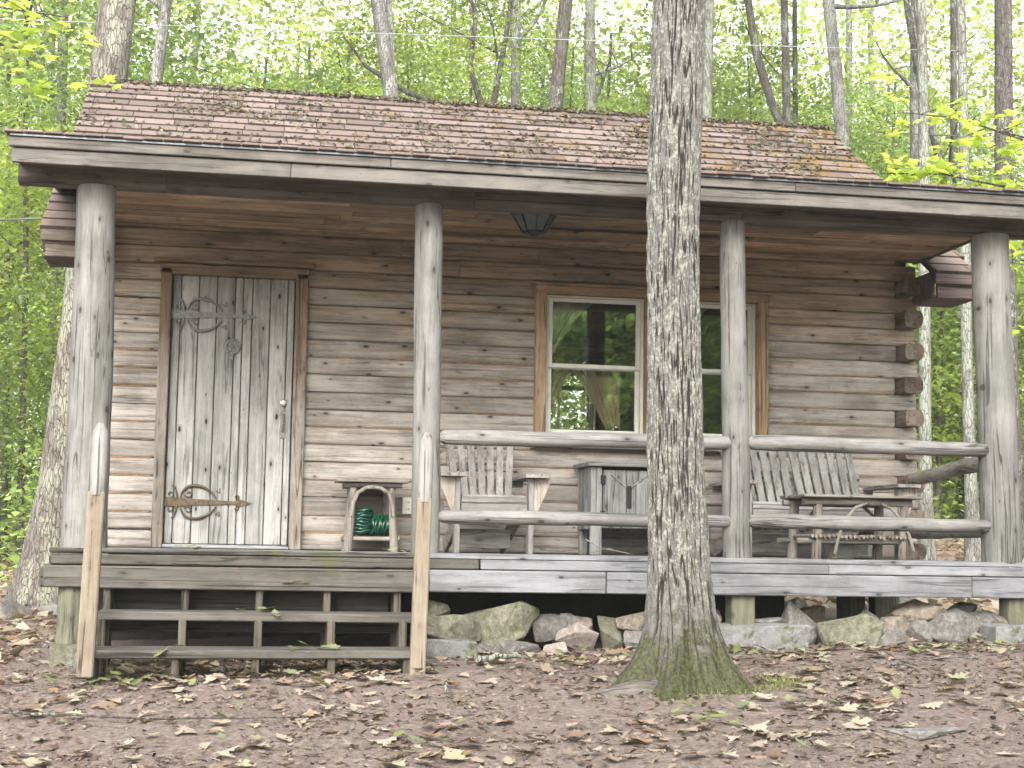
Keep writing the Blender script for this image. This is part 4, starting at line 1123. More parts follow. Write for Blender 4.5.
# ------------------------------------------------------------------ background trees
KITE_V = np.array([(0, 0, 0), (.38, .45, .10), (0, 1, -.04), (-.38, .45, .10)]); KITE_F = [(0, 1, 2), (0, 2, 3)]
def crown_data(nclus, per, rx, rz, leaf, spread, seed, layers=True):
    rg = np.random.default_rng(seed)
    d = rg.normal(0, 1, (nclus, 3)); d /= np.linalg.norm(d, axis=1)[:, None]
    c = d * (rg.uniform(0, 1, (nclus, 1)) ** .42) * np.array([rx, rx, rz])
    N = nclus * per
    C = np.repeat(c, per, 0)
    off = rg.normal(0, 1, (N, 3)) * np.array([spread, spread, spread * .28]) * np.repeat(rg.uniform(.6, 1.3, (nclus, 1)), per, 0)
    # sprays droop away from the middle
    off[:, 2] -= .25 * np.hypot(off[:, 0], off[:, 1]) ** 1.3
    return C + off, leaf * rg.uniform(.65, 1.25, N)
CROWNS = []
def make_crown(i, *a, mat):
    T, S = crown_data(*a)
    V = KITE_V; N = len(T)
    o = batch('crown', V, KITE_F, rots(N, .55) * S[:, None, None], T, M[mat]); me = o.data
    bpy.data.objects.remove(o); CROWNS.append(me)
make_crown(0, 95, 62, 2.1, 2.5, 0.097, .36, 1, mat='leaf')
make_crown(1, 80, 67, 2.3, 2.0, 0.088, .42, 2, mat='leaf')
make_crown(2, 110, 54, 1.9, 2.9, 0.092, .33, 3, mat='leaf_dark')
make_crown(3, 70, 64, 2.0, 1.7, 0.097, .40, 4, mat='leaf_dark')
make_crown(4, 46, 59, 1.6, 1.3, 0.101, .34, 5, mat='leaf')
def add_crown(t, mesh, off, sc, rz):
    o = bpy.data.objects.new('crown', mesh); COL.objects.link(o); o.parent = t
    o.location = off; o.scale = (sc, sc, sc); o.rotation_euler = (0, 0, rz); return o

def trunk_part(t, H, dia, lean, mat, n=12, flare=1.0, limbs=0, lo=.35, wig=.05, seed=0, taper=.45):
    rg = random.Random(seed); mb = MB(); pts = []; rad = []
    k = 16
    for i in range(k + 1):
        u = i / k; z = -.3 + (H + .3) * u
        wx = wig * math.sin(z * .55 + seed) * min(1, max(0, z) / 2); wy = wig * math.cos(z * .43 + seed * 2) * min(1, max(0, z) / 2)
        pts.append((lean[0] * z + wx, lean[1] * z + wy, z)); rad.append(dia / 2 * (1 - taper * u) * (1 + flare * .9 * math.exp(-max(0, z) / .35)))
    mb.tube(pts, rad, n, wob=.12)
    for b in range(limbs):
        z = H * rg.uniform(lo, .95); a = rg.uniform(0, 6.28); L = rg.uniform(1.0, 2.6); r = dia * rg.uniform(.12, .22)
        p0 = Vector((lean[0] * z, lean[1] * z, z)); q = [p0]
        d = Vector((math.cos(a), math.sin(a), rg.uniform(.3, .9)))
        for s in range(4):
            d = d + Vector((rg.uniform(-.3, .3), rg.uniform(-.3, .3), rg.uniform(-.1, .25))); q.append(q[-1] + d.normalized() * L / 4)
        mb.tube(q, [r, r * .8, r * .6, r * .42, r * .2], 7)
        for e in range(2):
            p1 = q[2 + e]; d2 = Vector((rg.uniform(-1, 1), rg.uniform(-1, 1), rg.uniform(-.2, .8))).normalized()
            mb.tube([p1, p1 + d2 * L * .3, p1 + d2 * L * .55 + Vector((0, 0, .1))], [r * .4, r * .25, r * .1], 5)
    return mb, pts
def tree(label, x, y, dia, lean, H, mat, crowns, limbs=4, name='forest_tree', cat='tree', group='trees standing behind the cabin', seed=0, flare=1.0, extra=None, wig=.025, lo=.35):
    z = gz(x, y); t = thing(name, label, cat, (x, y, z), group)
    mb, pts = trunk_part(t, H, dia, lean, mat, 14 if dia > .2 else 9, flare, limbs, lo, wig, seed)
    if extra:
        for q, rr in extra: mb.tube([(p[0] - x, p[1] - y, p[2] - z) for p in q], rr, 9, wob=.1)
    mb.build('trunk', M[mat], t, off=(0, 0, 0))
    for i, (ci, off, sc) in enumerate(crowns): add_crown(t, CROWNS[ci], off, sc, seed * 1.7 + i)
    return t
def hi(lean, H, s=1.5, ci=0): return [(ci, (lean[0] * H, lean[1] * H, H * 1.02), s * .78)]
L0 = (.075, 0)
tree('thick leaning oak with a flared base just beyond the left porch corner', -1.36, 6.0, .52, (.075, 0), 13, 'bark_brown', hi(L0, 13, 1.6), 3, 'oak_tree', seed=1, flare=1.1, lo=.7)
tree('slim grey trunk leaning right beside the leaning oak above the roof', -1.26, 12, .25, (.067, 0), 13, 'bark_mid', hi((.067, 0), 13, 1.4, 1), 3, seed=2, lo=.5)
tree('grey trunk at the upper left seen through bright leaves', -2.53, 17, .25, (-.024, 0), 14, 'bark_mid', hi((0, 0), 13, 1.5, 2), 4, seed=3, lo=.45)
tree('grey trunk leaning left above the roof ridge, with a thinner stem beside it', 3.66, 11, .29, (-.159, 0), 13, 'bark_mid', hi((-.159, 0), 13, 1.4, 3), 2, seed=4, lo=.6)
tree('thin grey stem standing right against the left-leaning trunk', 3.06, 11.3, .14, (-.057, 0), 12, 'bark_mid', hi((-.057, 0), 12, 1.1, 4), 2, seed=5, lo=.6)
tree('straight grey trunk rising behind the middle of the ridge', 5.79, 18, .26, (-.007, 0), 15, 'bark_mid', hi((0, 0), 15, 1.5, 0), 4, seed=6, lo=.45)
tree('mottled dark trunk leaning right, left one of a close pair left of the foreground tree', 4.92, 13, .30, (.086, 0), 14, 'bark_dark', hi((.086, 0), 14, 1.4, 1), 2, seed=7, lo=.6)
tree('pale lichen trunk, right one of the close pair left of the foreground tree', 7.32, 17, .28, (-.039, 0), 14, 'bark_pale', hi((0, 0), 14, 1.5, 2), 3, seed=8, lo=.5)
tree('grey trunk half hidden right behind the top of the foreground tree', 8.85, 16, .26, (.014, 0), 14, 'bark_pale', hi((0, 0), 14, 1.5, 3), 2, seed=9, lo=.6)
tree('dark trunk with a second stem forking off to its left above the roof', 10.92, 17, .22, (-.006, 0), 14, 'bark_dark', hi((0, 0), 14, 1.4, 4), 3, seed=10, lo=.5, extra=[([(10.9, 17, 8.0), (10.6, 17, 8.7), (10.3, 17, 9.6), (10.1, 17, 10.8), (9.9, 17, 12.5)], [.08, .085, .08, .075, .05])])
tree('thin dark trunk close right of the forked one', 12.18, 20, .16, (.003, 0), 14, 'bark_dark', hi((0, 0), 14, 1.3, 0), 5, seed=11, lo=.4)
tree('smooth grey trunk leaning left above the right end of the ridge', 11.45, 14, .30, (-.092, 0), 14, 'bark_mid', hi((-.092, 0), 14, 1.4, 1), 2, seed=12, lo=.65)
tree('straight grey mottled trunk right of the roof end', 13.04, 16, .28, (.011, 0), 14, 'bark_mid', hi((0, 0), 14, 1.4, 2), 3, seed=13, lo=.5)
tree('slender forked trunk between the two thick trunks at upper right', 13.45, 15, .18, (-.003, 0), 13, 'bark_dark', hi((0, 0), 13, 1.2, 3), 3, seed=14, lo=.4, extra=[([(13.45, 15, 6.4), (13.1, 15, 7.3), (12.8, 15, 8.4), (12.55, 15, 9.8), (12.3, 15, 11.5)], [.07, .075, .07, .06, .04])])
tree('thick dark furrowed trunk with lichen at the upper right beyond the corner post', 11.27, 9, .33, (-.005, 0), 14, 'bark_dark', hi((0, 0), 14, 1.5, 4), 2, seed=15, lo=.7)
tree('slim pale trunk seen below the right eave beside the corner post', 10.67, 9, .18, (-.014, 0), 12, 'bark_pale', hi((0, 0), 12, 1.2, 0), 2, seed=16, lo=.6)
tree('pale lichen-covered trunk right behind the log ends of the cabin corner', 9.74, 8.5, .19, (.001, 0), 12, 'bark_pale', hi((0, 0), 12, 1.2, 1), 2, seed=17, lo=.6)
tree('thin dark stem at the far left edge, nearer the leaning oak', -2.78, 15, .12, (-.034, 0), 10, 'bark_dark', [(4, (0, 0, 6.5), 1.2), (3, (.3, 0, 9), 1.3)], 6, 'young_tree', seed=18, lo=.2)
tree('thin dark stem at the very left edge of the woods', -3.47, 18, .14, (-.032, 0), 11, 'bark_dark', [(4, (0, 0, 7), 1.2), (1, (-.3, 0, 9.6), 1.3)], 6, 'young_tree', seed=19, lo=.2)
tree('thin straight stem deep in the woods between the left edge and the leaning oak', -3.08, 22, .12, (-.042, 0), 12, 'bark_dark', [(2, (0, 0, 8), 1.3)], 5, 'young_tree', seed=20, lo=.3)
tree('crooked dark understory tree with arching limbs behind the ridge', 4.62, 14.5, .15, (.02, 0), 10.5, 'bark_dark', [(1, (-.6, .6, 9.3), 1.0)], 5, 'young_tree', seed=21, lo=.5, wig=.25,
     extra=[([(4.75, 14.5, 5.8), (4.3, 14.3, 6.8), (3.9, 14.3, 7.45), (3.2, 14.2, 7.6), (2.5, 14.2, 8.0), (2.1, 14.2, 8.5)], [.07, .06, .05, .045, .035, .015]), ([(3.9, 14.3, 7.45), (3.2, 14.1, 7.1), (2.7, 14.0, 7.2), (2.2, 14, 7.1)], [.045, .035, .025, .012]), ([(4.6, 14.4, 7.2), (4.3, 14.5, 8.2), (4.4, 14.6, 9.2), (4.0, 14.6, 10.2)], [.06, .05, .04, .02])])

# young trees that fill the gaps; each one its own thing
rg = random.Random(5)
PLACE = []
spots = [(-4.4, 14, 6), (-1.9, 15.5, 7), (-.6, 16, 8), (.6, 15, 8.2), (1.9, 17, 9), (2.8, 19, 9.5), (4.2, 20, 10), (5.6, 22, 10.5), (7.2, 21, 10),
         (8.4, 23, 11), (9.8, 21, 10.5), (11, 24, 11), (12.4, 22, 10.5), (13.8, 20, 10), (15, 22, 10), (16, 25, 11), (17.2, 21, 8), (10.2, 13, 5), (11.8, 12.5, 5.2), (12.6, 14.5, 5.6), (13.6, 13, 4.6), (9.2, 14.5, 5), (14.6, 17, 7), (15.6, 18, 6.4), (16.6, 24, 7.5),
         (-5.2, 20, 8), (-4.2, 24, 10), (-2.4, 25, 10), (-.4, 24, 10.5), (1.4, 26, 11.5), (3.4, 27, 12), (5.6, 29, 12.5), (7.8, 28, 12.5), (10.0, 30, 13), (12.4, 29, 12.5), (14.8, 30, 13), (17.2, 29, 12), (19.4, 28, 11), (-6.6, 27, 9), (18.0, 24, 6.5), (-3.0, 20, 5.5), (-5.8, 23, 5), (14.2, 24, 6.5), (11.2, 18.5, 5.5)]
adj_h = ['low', 'short', 'mid-height', 'tall', 'very tall']
kinds = []
for i, (x, y, H) in enumerate(spots):
    ci = i % 5; dia = rg.uniform(.07, .13); ln = (rg.uniform(-.05, .05), rg.uniform(-.03, .03))
    cr = [(ci, (ln[0] * H, ln[1] * H, H * .80), rg.uniform(.95, 1.2)), ((ci + 2) % 5, (ln[0] * H * .5 + rg.uniform(-.9, .9), rg.uniform(-.6, .6), H * .45), rg.uniform(.9, 1.15))]
    if H > 9: cr.append(((ci + 3) % 5, (rg.uniform(-1.2, 1.2), rg.uniform(-1, 1), H * .62), 1.1))
    tree('slender leafy young tree filling the woods behind the cabin', x, y, dia, ln, H, 'bark_dark', cr, 5, 'young_tree', 'tree', 'leafy young trees in the woods', 100 + i, .6, lo=.25)

for i, (x, y, d) in enumerate(((-5.6, 30, .26), (-1.2, 31, .24), (6.6, 32, .26), (15.8, 26, .24), (18.3, 30, .26))):
    tree('straight grey trunk far back in the bright green woods', x, y, d, (rg.uniform(-.03, .03), 0), 17, 'bark_mid', [], 0, 'forest_tree', 'tree', 'far trunks deep in the woods', 200 + i, .6)

# trees across the clearing, mirrored in the window panes
for i, (x, y, H, d) in enumerate(((8.5, -17, 11, .35), (5.5, -21, 12, .3), (12, -20, 12, .3), (10.5, -25, 13, .35), (2.5, -24, 12, .35), (14.5, -26, 13, .3), (7.5, -29, 13, .3))):
    tree('leafy tree across the clearing, mirrored in the window panes', x, y, d, (rg.uniform(-.03, .03), 0), H, 'bark_mid', [(0, (0, 0, H * .85), 1.7), (1, (.8, .3, H * .55), 1.5), (2, (-.8, -.3, H * .32), 1.4), (3, (.3, 0, H * .16), 1.4), (2, (-1.6, .4, H * .55), 1.7), (4, (1.7, 0, H * .36), 1.9), (0, (.2, 1.2, H * .68), 1.6)], 4, 'forest_tree', 'tree', 'trees mirrored in the window panes', 300 + i)

# far woods and low green undergrowth: masses nobody could count
def far_woods():
    N = 250000
    th = RNG.uniform(-.38, .62, N); d = RNG.uniform(36, 62, N)
    X = .55 + d * np.sin(th); Y = -11.2 + d * np.cos(th)
    base = np.array([gz(x, y) for x, y in zip(X, Y)])
    Z = base + RNG.uniform(0, 1, N) ** 1.15 * 23
    T = np.stack([X, Y, Z], 1)
    # gather into sprays with gaps
    keep = np.array([mn.noise(Vector((x * .3, y * .3, z * .85))) + .42 * (1 - (z - b) / 23) + .5 * mn.noise(Vector((x * 1.1, y * 1.1, z * 1.5 + 9))) > -.04 for x, y, z, b in zip(X, Y, Z, base)])
    T = T[keep]; N = len(T)
    o = batch('distant_woodland', KITE_V, KITE_F, rots(N, .6) * RNG.uniform(.13, .27, N)[:, None, None], T, M['leaf_far']); tag(o, kind='stuff')
    o['label'] = 'far green woodland behind the trees'; o['category'] = 'woodland'
    # their stems
far_woods()
def undergrowth():
    N = 52000
    th = RNG.uniform(-.26, .56, N); d = RNG.uniform(20.5, 40, N) 
    X = .55 + d * np.sin(th); Y = -11.2 + d * np.cos(th)
    k = (Y > 9) & ((X < -1.6) | (X > 7.0))
    k &= ~((X > 7) & (Y < 13.5))
    X, Y = X[k], Y[k]; N = len(X)
    dens = np.array([mn.noise(Vector((x * .5, y * .5, 4))) for x, y in zip(X, Y)])
    k = RNG.uniform(-.55, .4, N) < dens; X, Y = X[k], Y[k]; N = len(X)
    Z = np.array([gz(x, y) for x, y in zip(X, Y)]) + RNG.uniform(.05, 1, N) ** 1.5 * (1.5 + 1.2 * dens[k])
    T = np.stack([X, Y, Z], 1)
    o = batch('undergrowth', KITE_V, KITE_F, rots(N, .45) * RNG.uniform(.08, .16, N)[:, None, None], T, M['leaf_dark'])
    tag(o, 'low green undergrowth on the forest floor behind the cabin', 'undergrowth', None, 'stuff')
undergrowth()

# ------------------------------------------------------------------ maple leaves close to the camera
def maple_leaf():
    tips = [(0, 1.0), (.62, .62), (.5, .12)]
    r = [(0, 0), (.12, -.05), (.42, -.02), (.30, .14), (.56, .22), (.60, .50), (.36, .44), (.30, .62), (.14, .62), (.0, 1.0)]
    pts = r + [(-x, y) for x, y in r[::-1][1:-1]]
    V = [(0, .3, 0)] + [(x, y, -.16 * (x * x) - .10 * y * y) for x, y in pts]
    n = len(pts); F = [(0, 1 + i, 1 + (i + 1) % n) for i in range(n)]
    return np.array(V), F
def oak_leaf():
    r = [(0, -.12), (.03, .0), (.14, .10), (.10, .20), (.24, .30), (.14, .40), (.30, .52), (.17, .60), (.25, .74), (.12, .80), (.08, .94), (0, 1.0)]
    pts = r + [(-x * rnd(.85, 1.1), y + .03) for x, y in r[::-1][1:-1]]
    V = [(0, .45, 0)] + [(x, y, 0) for x, y in pts]; n = len(pts)
    return np.array(V), [(0, 1 + i, 1 + (i + 1) % n) for i in range(n)]
MV, MF = maple_leaf()
def maple(label, base, stem, branches, nleaf, size, spread, seed):
    """a young maple whose trunk stands outside the picture; its leafy branches reach in"""
    t = thing('young_maple', label, 'tree', base); rg = np.random.default_rng(seed); rr = random.Random(seed)
    mb = MB(); mb.tube([Vector(p) for p in stem], [.05, .045, .035, .02][:len(stem)], 9, wob=.08)
    P = []
    for br in branches:
        q = [Vector(p) for p in br]; mb.tube(q, [.016 - .012 * k / (len(q) - 1) for k in range(len(q))], 6)
        for k in range(len(q) - 1):
            L = (q[k + 1] - q[k]).length
            for s in range(int(L / .11) + 1):
                p = q[k].lerp(q[k + 1], rr.random())
                sd_ = Vector((rr.uniform(-1, 1), rr.uniform(-1, 1), rr.uniform(-.35, .25))).normalized() * rr.uniform(.2, .45) * spread
                mb.tube([p, p + sd_ * .6 + Vector((0, 0, .01)), p + sd_], [.004, .003, .0015], 4)
                for _ in range(nleaf): P.append(p + sd_ * rr.uniform(.35, 1.1) + Vector((rr.gauss(0, .05), rr.gauss(0, .05), rr.gauss(0, .025))))
    mb.build('trunk', M['bark_dark'], t)
    T = np.array([tuple(p - t.location) for p in P]); N = len(T)
    batch('crown', MV, MF, rots(N, .32) * rg.uniform(size * .65, size * 1.15, N)[:, None, None], T, M['leaf_maple'], t)
zR = gz(8.3, .8)
maple('young maple whose bright yellow-green branches reach in at the upper right', (8.3, .8, zR), [(8.3, .8, zR - .1), (8.25, .8, 1.5), (8.15, .9, 3.2), (8.1, 1.0, 5)],
      [[(8.2, .85, 2.6), (7.5, .9, 3.0), (6.9, .8, 3.15), (6.3, .7, 3.2), (5.7, .6, 3.15)], [(8.2, .85, 2.9), (7.6, .6, 3.3), (7.0, .4, 3.45), (6.5, .3, 3.5)], [(8.2, .85, 1.9), (7.6, .9, 2.4), (7.1, .9, 2.55), (6.9, .9, 2.5)], [(8.22, .85, 1.6), (7.6, .8, 1.9), (7.2, .7, 1.95)], [(8.15, .9, 3.2), (7.4, 1.3, 3.7), (6.8, 1.4, 3.9), (6.3, 1.5, 3.95)]], 11, .10, 1.0, 3)
zL = gz(-2.6, .5)
maple('young maple whose pale green leaves hang in at the upper left corner', (-2.6, .5, zL), [(-2.6, .5, zL - .1), (-2.55, .5, 1.2), (-2.45, .4, 2.8), (-2.4, .3, 4.8)],
      [[(-2.45, .4, 3.2), (-1.9, .2, 3.55), (-1.4, .1, 3.6), (-.95, .0, 3.5), (-.7, .0, 3.2)], [(-2.45, .4, 3.4), (-1.9, 0, 3.75), (-1.3, -.2, 3.75), (-.7, -.2, 3.7)], [(-2.5, .4, 2.3), (-2.1, .5, 2.6), (-1.7, .6, 2.65), (-1.4, .6, 2.6)], [(-2.5, .45, 1.4), (-2.1, .7, 1.6), (-1.85, .9, 1.6)]], 6, .115, 1.0, 8)

# ------------------------------------------------------------------ fallen leaves, crumbs, sticks
OV, OF = oak_leaf()
def curled(V, k):
    W = V.copy(); W[:, 2] = k[0] * (W[:, 0] ** 2) * 2.2 + k[1] * (W[:, 1] - .45) ** 2 + k[2] * W[:, 0] * (W[:, 1] - .4); return W
def ground_leaves():
    # scattered plus clumped
    pts = []
    cl = [(-.1, -4.75, .35, 40), (.45, -4.9, .3, 34), (1.35, -4.75, .28, 34), (2.45, -4.6, .25, 34), (2.95, -4.55, .22, 26), (3.35, -4.1, .26, 30), (4.6, -4.3, .3, 40), (5.1, -4.0, .3, 30), (1.2, -3.1, .22, 20), (.1, -3.15, .3, 24),
          (2.3, -2.45, .3, 30), (2.6, -2.3, .25, 26), (3.3, -2.75, .2, 18), (4.2, -2.35, .4, 46), (5.0, -2.35, .35, 44), (3.7, -2.3, .25, 26), (.9, -2.9, .3, 22), (.5, -2.9, .2, 14), (-.9, -3.6, .5, 44), (-1.0, -2.4, .5, 50), (1.9, -2.4, .25, 20), (4.1, -3.6, .3, 30), (3.7, -3.2, .3, 26), (.9, -4.0, .35, 24), (5.4, -3.3, .4, 40)]
    for x, y, s, n in cl:
        for _ in range(n): pts.append((random.gauss(x, s), random.gauss(y, s * .8)))
    for _ in range(420):
        pts.append((rnd(-2.4, -.5), rnd(-2.2, 4)))
    for _ in range(520): pts.append((rnd(-2.2, 6.6), rnd(-6.2, -1.9)))
    for _ in range(260): pts.append((rnd(-.2, 1.6), rnd(-2.85, -1.9)))
    P = np.array(pts)
    k = ~((np.hypot(P[:, 0] - 2.93, P[:, 1] + 3.3) < .36))
    P = P[k]; sets = np.array_split(RNG.permutation(len(P)), 5)
    Vall = []; 
    allT = []; allM = []; objs = []
    import itertools
    me_v = []; me_f = []
    for si, ix in enumerate(sets):
        kk = [(.3, .1, .2), (-.2, .25, .1), (.5, -.2, -.3), (.15, .3, .3), (-.4, .1, -.3)][si]
        base = OV if si % 2 == 0 else np.column_stack([MV[:, 0], MV[:, 1], MV[:, 2] * 0])
        F = OF if si % 2 == 0 else MF
        V = curled(base, kk); n = len(ix)
        T = np.array([(x, y, gz(x, y) + .013 + abs(random.gauss(0, .006))) for x, y in P[ix]])
        S = RNG.uniform(.05, .13, n)
        objs.append((V, F, rots(n, .13) * S[:, None, None], T))
    vs = []; fs = []; o = 0
    for V, F, Mx, T in objs:
        Q = (np.einsum('nij,vj->nvi', Mx, V) + T[:, None]).reshape(-1, 3); nv = len(V)
        vs.append(Q); fs.append((np.asarray(F)[None] + (np.arange(len(T)) * nv)[:, None, None]).reshape(-1, 3) + o); o += len(Q)
    Q = np.concatenate(vs); Fq = np.concatenate(fs)
    ob = batch('leaf_litter', Q, Fq, np.eye(3)[None], np.zeros((1, 3)), M['litter']); tag(ob, 'dead oak and maple leaves strewn over the bare soil', 'leaves', None, 'stuff')
    # a few freshly fallen green ones, still in sprigs
    pts = []
    for x, y, s, n in ((2.42, -2.75, .10, 9), (.12, -2.98, .16, 16), (.98, -2.95, .14, 12), (2.5, -2.35, .2, 12), (2.78, -4.2, .16, 12), (3.6, -2.6, .15, 7), (5.15, -2.3, .25, 20), (4.7, -2.5, .2, 12), (.2, -4.3, .5, 10), (1.4, -4.6, .3, 5), (3.9, -4.3, .5, 6), (4.9, -4.2, .3, 6), (3.25, -3.9, .12, 6), (-.2, -2.7, .15, 8)):
        for _ in range(n): pts.append((random.gauss(x, s), random.gauss(y, s * .8)))
    T = np.array([(x, y, gz(x, y) + .028 + abs(random.gauss(0, .01))) for x, y in pts] + [(random.gauss(x, .05), random.gauss(y, .02), z + rnd(.005, .02)) for x, y, z, n in
        ((.72, -2.50, -.332, 6), (1.0, -2.83, -.512, 7), (1.12, -2.82, -.512, 3), (.95, -2.26, -.176, 5), (.35, -1.9, 0, 3), (1.5, -1.85, 0, 4), (4.3, -1.9, 0, 5), (.2, -2.84, -.512, 2)) for _ in range(n)]); n = len(T)
    ob = batch('green_leaves', curled(OV, (.3, .2, .3)), OF, rots(n, .22) * RNG.uniform(.055, .105, n)[:, None, None], T, M['fresh']); tag(ob, 'freshly fallen green leaves lying in sprigs on the soil', 'leaves', None, 'stuff')
    # crumbs of leaf, bark and grit
    N = 52000; X = RNG.uniform(-2.4, 6.8, N); Y = RNG.uniform(-6.3, -1.7, N); Y = np.where((X < -.55) & (RNG.uniform(0, 1, N) < .6), RNG.uniform(-1.7, 5, N), Y)
    dn = np.array([mn.noise(Vector((x * 1.4, y * 1.4, 2))) for x, y in zip(X, Y)]); k = RNG.uniform(-.5, .5, N) < dn + .1
    X, Y = X[k], Y[k]; n = len(X)
    T = np.array([(x, y, gz(x, y) + .012) for x, y in zip(X, Y)])
    V = np.array([(-.5, -.3, 0), (.45, -.4, .08), (.6, .25, 0), (-.1, .5, .12), (-.55, .2, -.02)]); F = [(0, 1, 2), (0, 2, 3), (0, 3, 4)]
    S = .004 + .028 * RNG.uniform(0, 1, n) ** 2.2
    sc = np.stack([S * RNG.uniform(.5, 1.8, n), S * RNG.uniform(.5, 1.2, n), S], 1)
    ob = batch('leaf_crumbs', V, F, rots(n, .3) * sc[:, None, :], T, M['debris']); tag(ob, 'crumbs of leaf and bark on the bare soil', 'debris', None, 'stuff')
    # dead leaves over the woodland floor behind
    N = 17000; X = RNG.uniform(-6, 22, N); Y = RNG.uniform(-1.9, 26, N)
    k = ((X < -.6) | (X > 5.75) | (Y > 5.5)); X, Y = X[k], Y[k]; n = len(X)
    T = np.array([(x, y, gz(x, y) + .03) for x, y in zip(X, Y)])
    ob = batch('woodland_leaves', KITE_V, KITE_F, rots(n, .35) * RNG.uniform(.09, .17, n)[:, None, None], T, M['litter']); tag(ob, 'dead leaves covering the woodland floor beside and behind the cabin', 'leaves', None, 'stuff')
ground_leaves()
def roof_debris():
    N = 17000; X = RNG.uniform(XL + .02, XRR - .02, N); s = S_CUT + (SLEN - S_CUT) * RNG.uniform(0, 1, N)
    dn = np.array([mn.noise(Vector((x * 1.6, t * 2.2, 3))) for x, t in zip(X, s)]) + .08 * (X - 2.6) * .6
    edge = (((s - S_CUT * 0) % EXPO) < .035) * .45
    k = RNG.uniform(-.30, .85, N) < dn + edge; X, s = X[k], s[k]
    xr = RNG.uniform(XL, XRR, 2600); X = np.concatenate([X, xr]); s = np.concatenate([s, SLEN - np.abs(RNG.normal(0, .05, 2600))])
    n = len(X); T = np.array([tuple(roof_pt(x, t, .022 + .02 * (t > SLEN - .08))) for x, t in zip(X, s)])
    V = np.array([(-.5, -.3, 0), (.45, -.4, .15), (.6, .25, 0), (-.1, .5, .3), (-.55, .2, -.05)]); F = [(0, 1, 2), (0, 2, 3), (0, 3, 4)]
    S = RNG.uniform(.008, .040, n); rx = np.array(Matrix.Rotation(AN, 3, 'X'))
    ob = batch('roof_moss', V, F, (rx[None] @ rots(n, .35)) * S[:, None, None], T, M['moss'], roof); ob['kind'] = 'stuff'
roof_debris()
def stick(label, pts, r, mat='bark_mid', group='sticks lying on the soil'):
    mb = MB(); fine = []; P = [Vector((x, y, gz(x, y) + .012 + r + dz)) for x, y, dz in pts]
    for k in range(len(P) - 1):
        for q in range(4): 
            p = P[k].lerp(P[k + 1], q / 4); fine.append(p + Vector((rnd(-r, r), rnd(-r, r), rnd(0, r))))
    fine.append(P[-1]); n = len(fine)
    mb.tube(fine, [r * (1 - .6 * k / n) for k in range(n)], 7, wob=.2); o = mb.build('stick', M[mat]); tag(o, label, 'stick', group)
stick('long thin dark twig stretched across the left foreground', [(-.75, -3.55, 0), (-.3, -3.75, .01), (.3, -3.9, 0), (.9, -3.95, 0)], .007, 'bark_dark')
stick('stout pale stick lying between the steps and the oak', [(1.9, -2.75, .01), (2.02, -2.68, .015), (2.16, -2.6, .01)], .022, 'bark_pale')
stick('short curved twig on the soil left of the oak roots', [(1.62, -3.45, 0), (1.66, -3.25, .01), (1.70, -3.1, 0)], .009, 'bark_mid')
stick('forked twig propped up on the soil right of the oak', [(4.30, -3.05, 0), (4.22, -2.95, .03), (4.18, -2.88, .06)], .006, 'bark_dark')
stick('thin straight twig lying right of the oak', [(4.15, -3.0, 0), (4.5, -2.9, .01), (4.75, -2.86, 0)], .006, 'bark_mid')
stick('bent twig at the right edge of the yard', [(4.9, -3.3, 0), (5.15, -3.15, .02), (5.5, -3.2, 0)], .007, 'bark_dark')
stick('grey stick lying near the small dark rock far right', [(5.1, -3.9, 0), (5.3, -3.95, .01), (5.6, -3.9, 0)], .010, 'bark_mid')
# twigs on the porch floor beside the cupboard
mb = MB(); mb.tube([(2.98, -.58, .11), (3.08, -.6, .05), (3.2, -.62, .03), (3.32, -.62, .006)], [.005, .004, .004, .002], 6); mb.tube([(3.0, -.6, .01), (3.1, -.6, .04), (3.18, -.61, .05)], [.004, .003, .002], 6)
o = mb.build('stick', M['twig']); tag(o, 'dry forked twig leaning at the foot of the cupboard', 'stick')

# cables through the trees
def cable(label, a, b, sag, r, mat):
    mb = MB(); a = Vector(a); b = Vector(b); n = 24
    mb.tube([a.lerp(b, k / n) + Vector((0, 0, -4 * sag * (k / n) * (1 - k / n))) for k in range(n + 1)], r, 6); o = mb.build('overhead_cable', mat); tag(o, label, 'cable')
cable('pale overhead cable strung across the treetops above the roof', (-8, 10.5, 7.0), (18, 10.5, 8.1), .1, .0055, M['wire'])
cable('dark low cable running into the woods at the left edge', (-7, 8, 3.65), (-1.45, 6.2, 3.55), .05, .012, M['wire_dark'])
cable('dark cable between the thick trunks at the upper right', (11.2, 13.5, 7.25), (17, 13.5, 7.5), .05, .012, M['wire_dark'])

# ------------------------------------------------------------------ haze volume added to stand in for overexposed glow
def haze():
    mb = MB(); mb.box((8, 22, 14), (120, 100, 34), None, .01)
    m = NT('glow_haze'); v = m.n('ShaderNodeVolumePrincipled'); v.inputs['Color'].default_value = (.93, .97, .92, 1); v.inputs['Density'].default_value = HAZE; v.inputs['Anisotropy'].default_value = .2
    m.l(v.outputs[0], m.out.inputs['Volume'])
    o = mb.build('haze', m.mat); tag(o, 'added haze that pales the woods like overexposed glow', 'haze', None, 'stuff')
HAZE = .0014
if HAZE: haze()
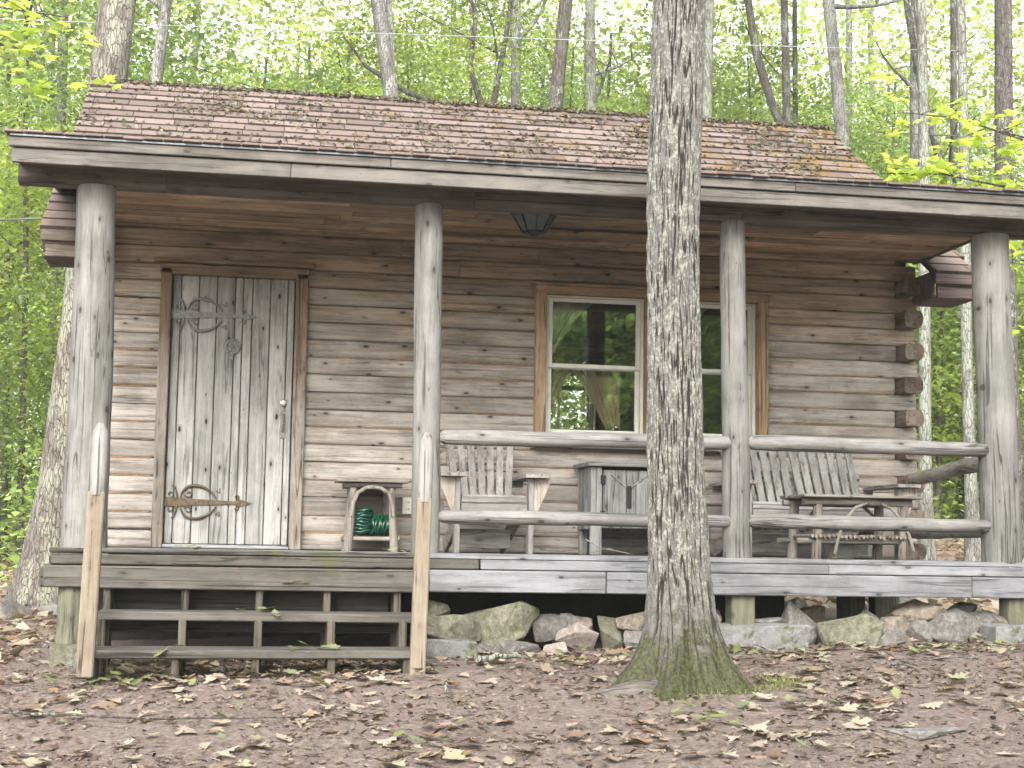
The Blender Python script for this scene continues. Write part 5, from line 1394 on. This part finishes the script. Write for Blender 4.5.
# ------------------------------------------------------------------ camera, light, sky
def camera():
    yaw, pit, rol = .1756, .1042, .0164
    fw = Vector((math.sin(yaw) * math.cos(pit), math.cos(yaw) * math.cos(pit), math.sin(pit)))
    r0 = Vector((math.cos(yaw), -math.sin(yaw), 0)); u0 = r0.cross(fw)
    c, s = math.cos(rol), math.sin(rol); rt = r0 * c + u0 * s; up = u0 * c - r0 * s
    cd = bpy.data.cameras.new('camera'); co = bpy.data.objects.new('camera', cd); COL.objects.link(co)
    m = Matrix((rt, up, -fw)).transposed().to_4x4(); m.translation = (.5527, -11.2352, .0463); co.matrix_world = m
    cd.sensor_width = 36; cd.lens = 36 * 1559.1 / 1024; cd.clip_end = 500; cd.clip_start = .05
    SC.camera = co
camera()
SUN_EL, SUN_AZ = R(36), R(192)      # azimuth clockwise from +Y (north)
w = bpy.data.worlds.new('World'); SC.world = w; w.use_nodes = True; nt = w.node_tree; nt.nodes.clear()
sk = nt.nodes.new('ShaderNodeTexSky'); sk.sky_type = 'NISHITA'; sk.sun_disc = False; sk.sun_elevation = SUN_EL; sk.sun_rotation = SUN_AZ; sk.dust_density = 4; sk.air_density = 1.2
bw = nt.nodes.new('ShaderNodeRGBToBW'); mx = nt.nodes.new('ShaderNodeMix'); mx.data_type = 'RGBA'; mx.inputs[0].default_value = .75
bg = nt.nodes.new('ShaderNodeBackground'); bg.inputs[1].default_value = .15; ow = nt.nodes.new('ShaderNodeOutputWorld')
nt.links.new(sk.outputs[0], bw.inputs[0]); nt.links.new(sk.outputs[0], mx.inputs[6]); nt.links.new(bw.outputs[0], mx.inputs[7]); nt.links.new(mx.outputs[2], bg.inputs[0]); nt.links.new(bg.outputs[0], ow.inputs[0])
sl = bpy.data.lights.new('sun', 'SUN'); sl.energy = .45; sl.angle = R(60); sl.color = (1, .96, .90); so = bpy.data.objects.new('sun', sl); COL.objects.link(so)
dv = Vector((math.sin(SUN_AZ) * math.cos(SUN_EL), math.cos(SUN_AZ) * math.cos(SUN_EL), math.sin(SUN_EL)))
so.rotation_euler = dv.to_track_quat('Z', 'Y').to_euler(); so.location = dv * 30
SC.view_settings.view_transform = 'Standard'; SC.view_settings.look = 'None'; SC.view_settings.gamma = 1; SC.view_settings.exposure = 2.36
SC.cycles.max_bounces = 9; SC.cycles.diffuse_bounces = 6; SC.cycles.transmission_bounces = 6; SC.cycles.transparent_max_bounces = 10; SC.cycles.glossy_bounces = 2
SC.cycles.use_denoising = True; SC.cycles.caustics_reflective = False; SC.cycles.caustics_refractive = False
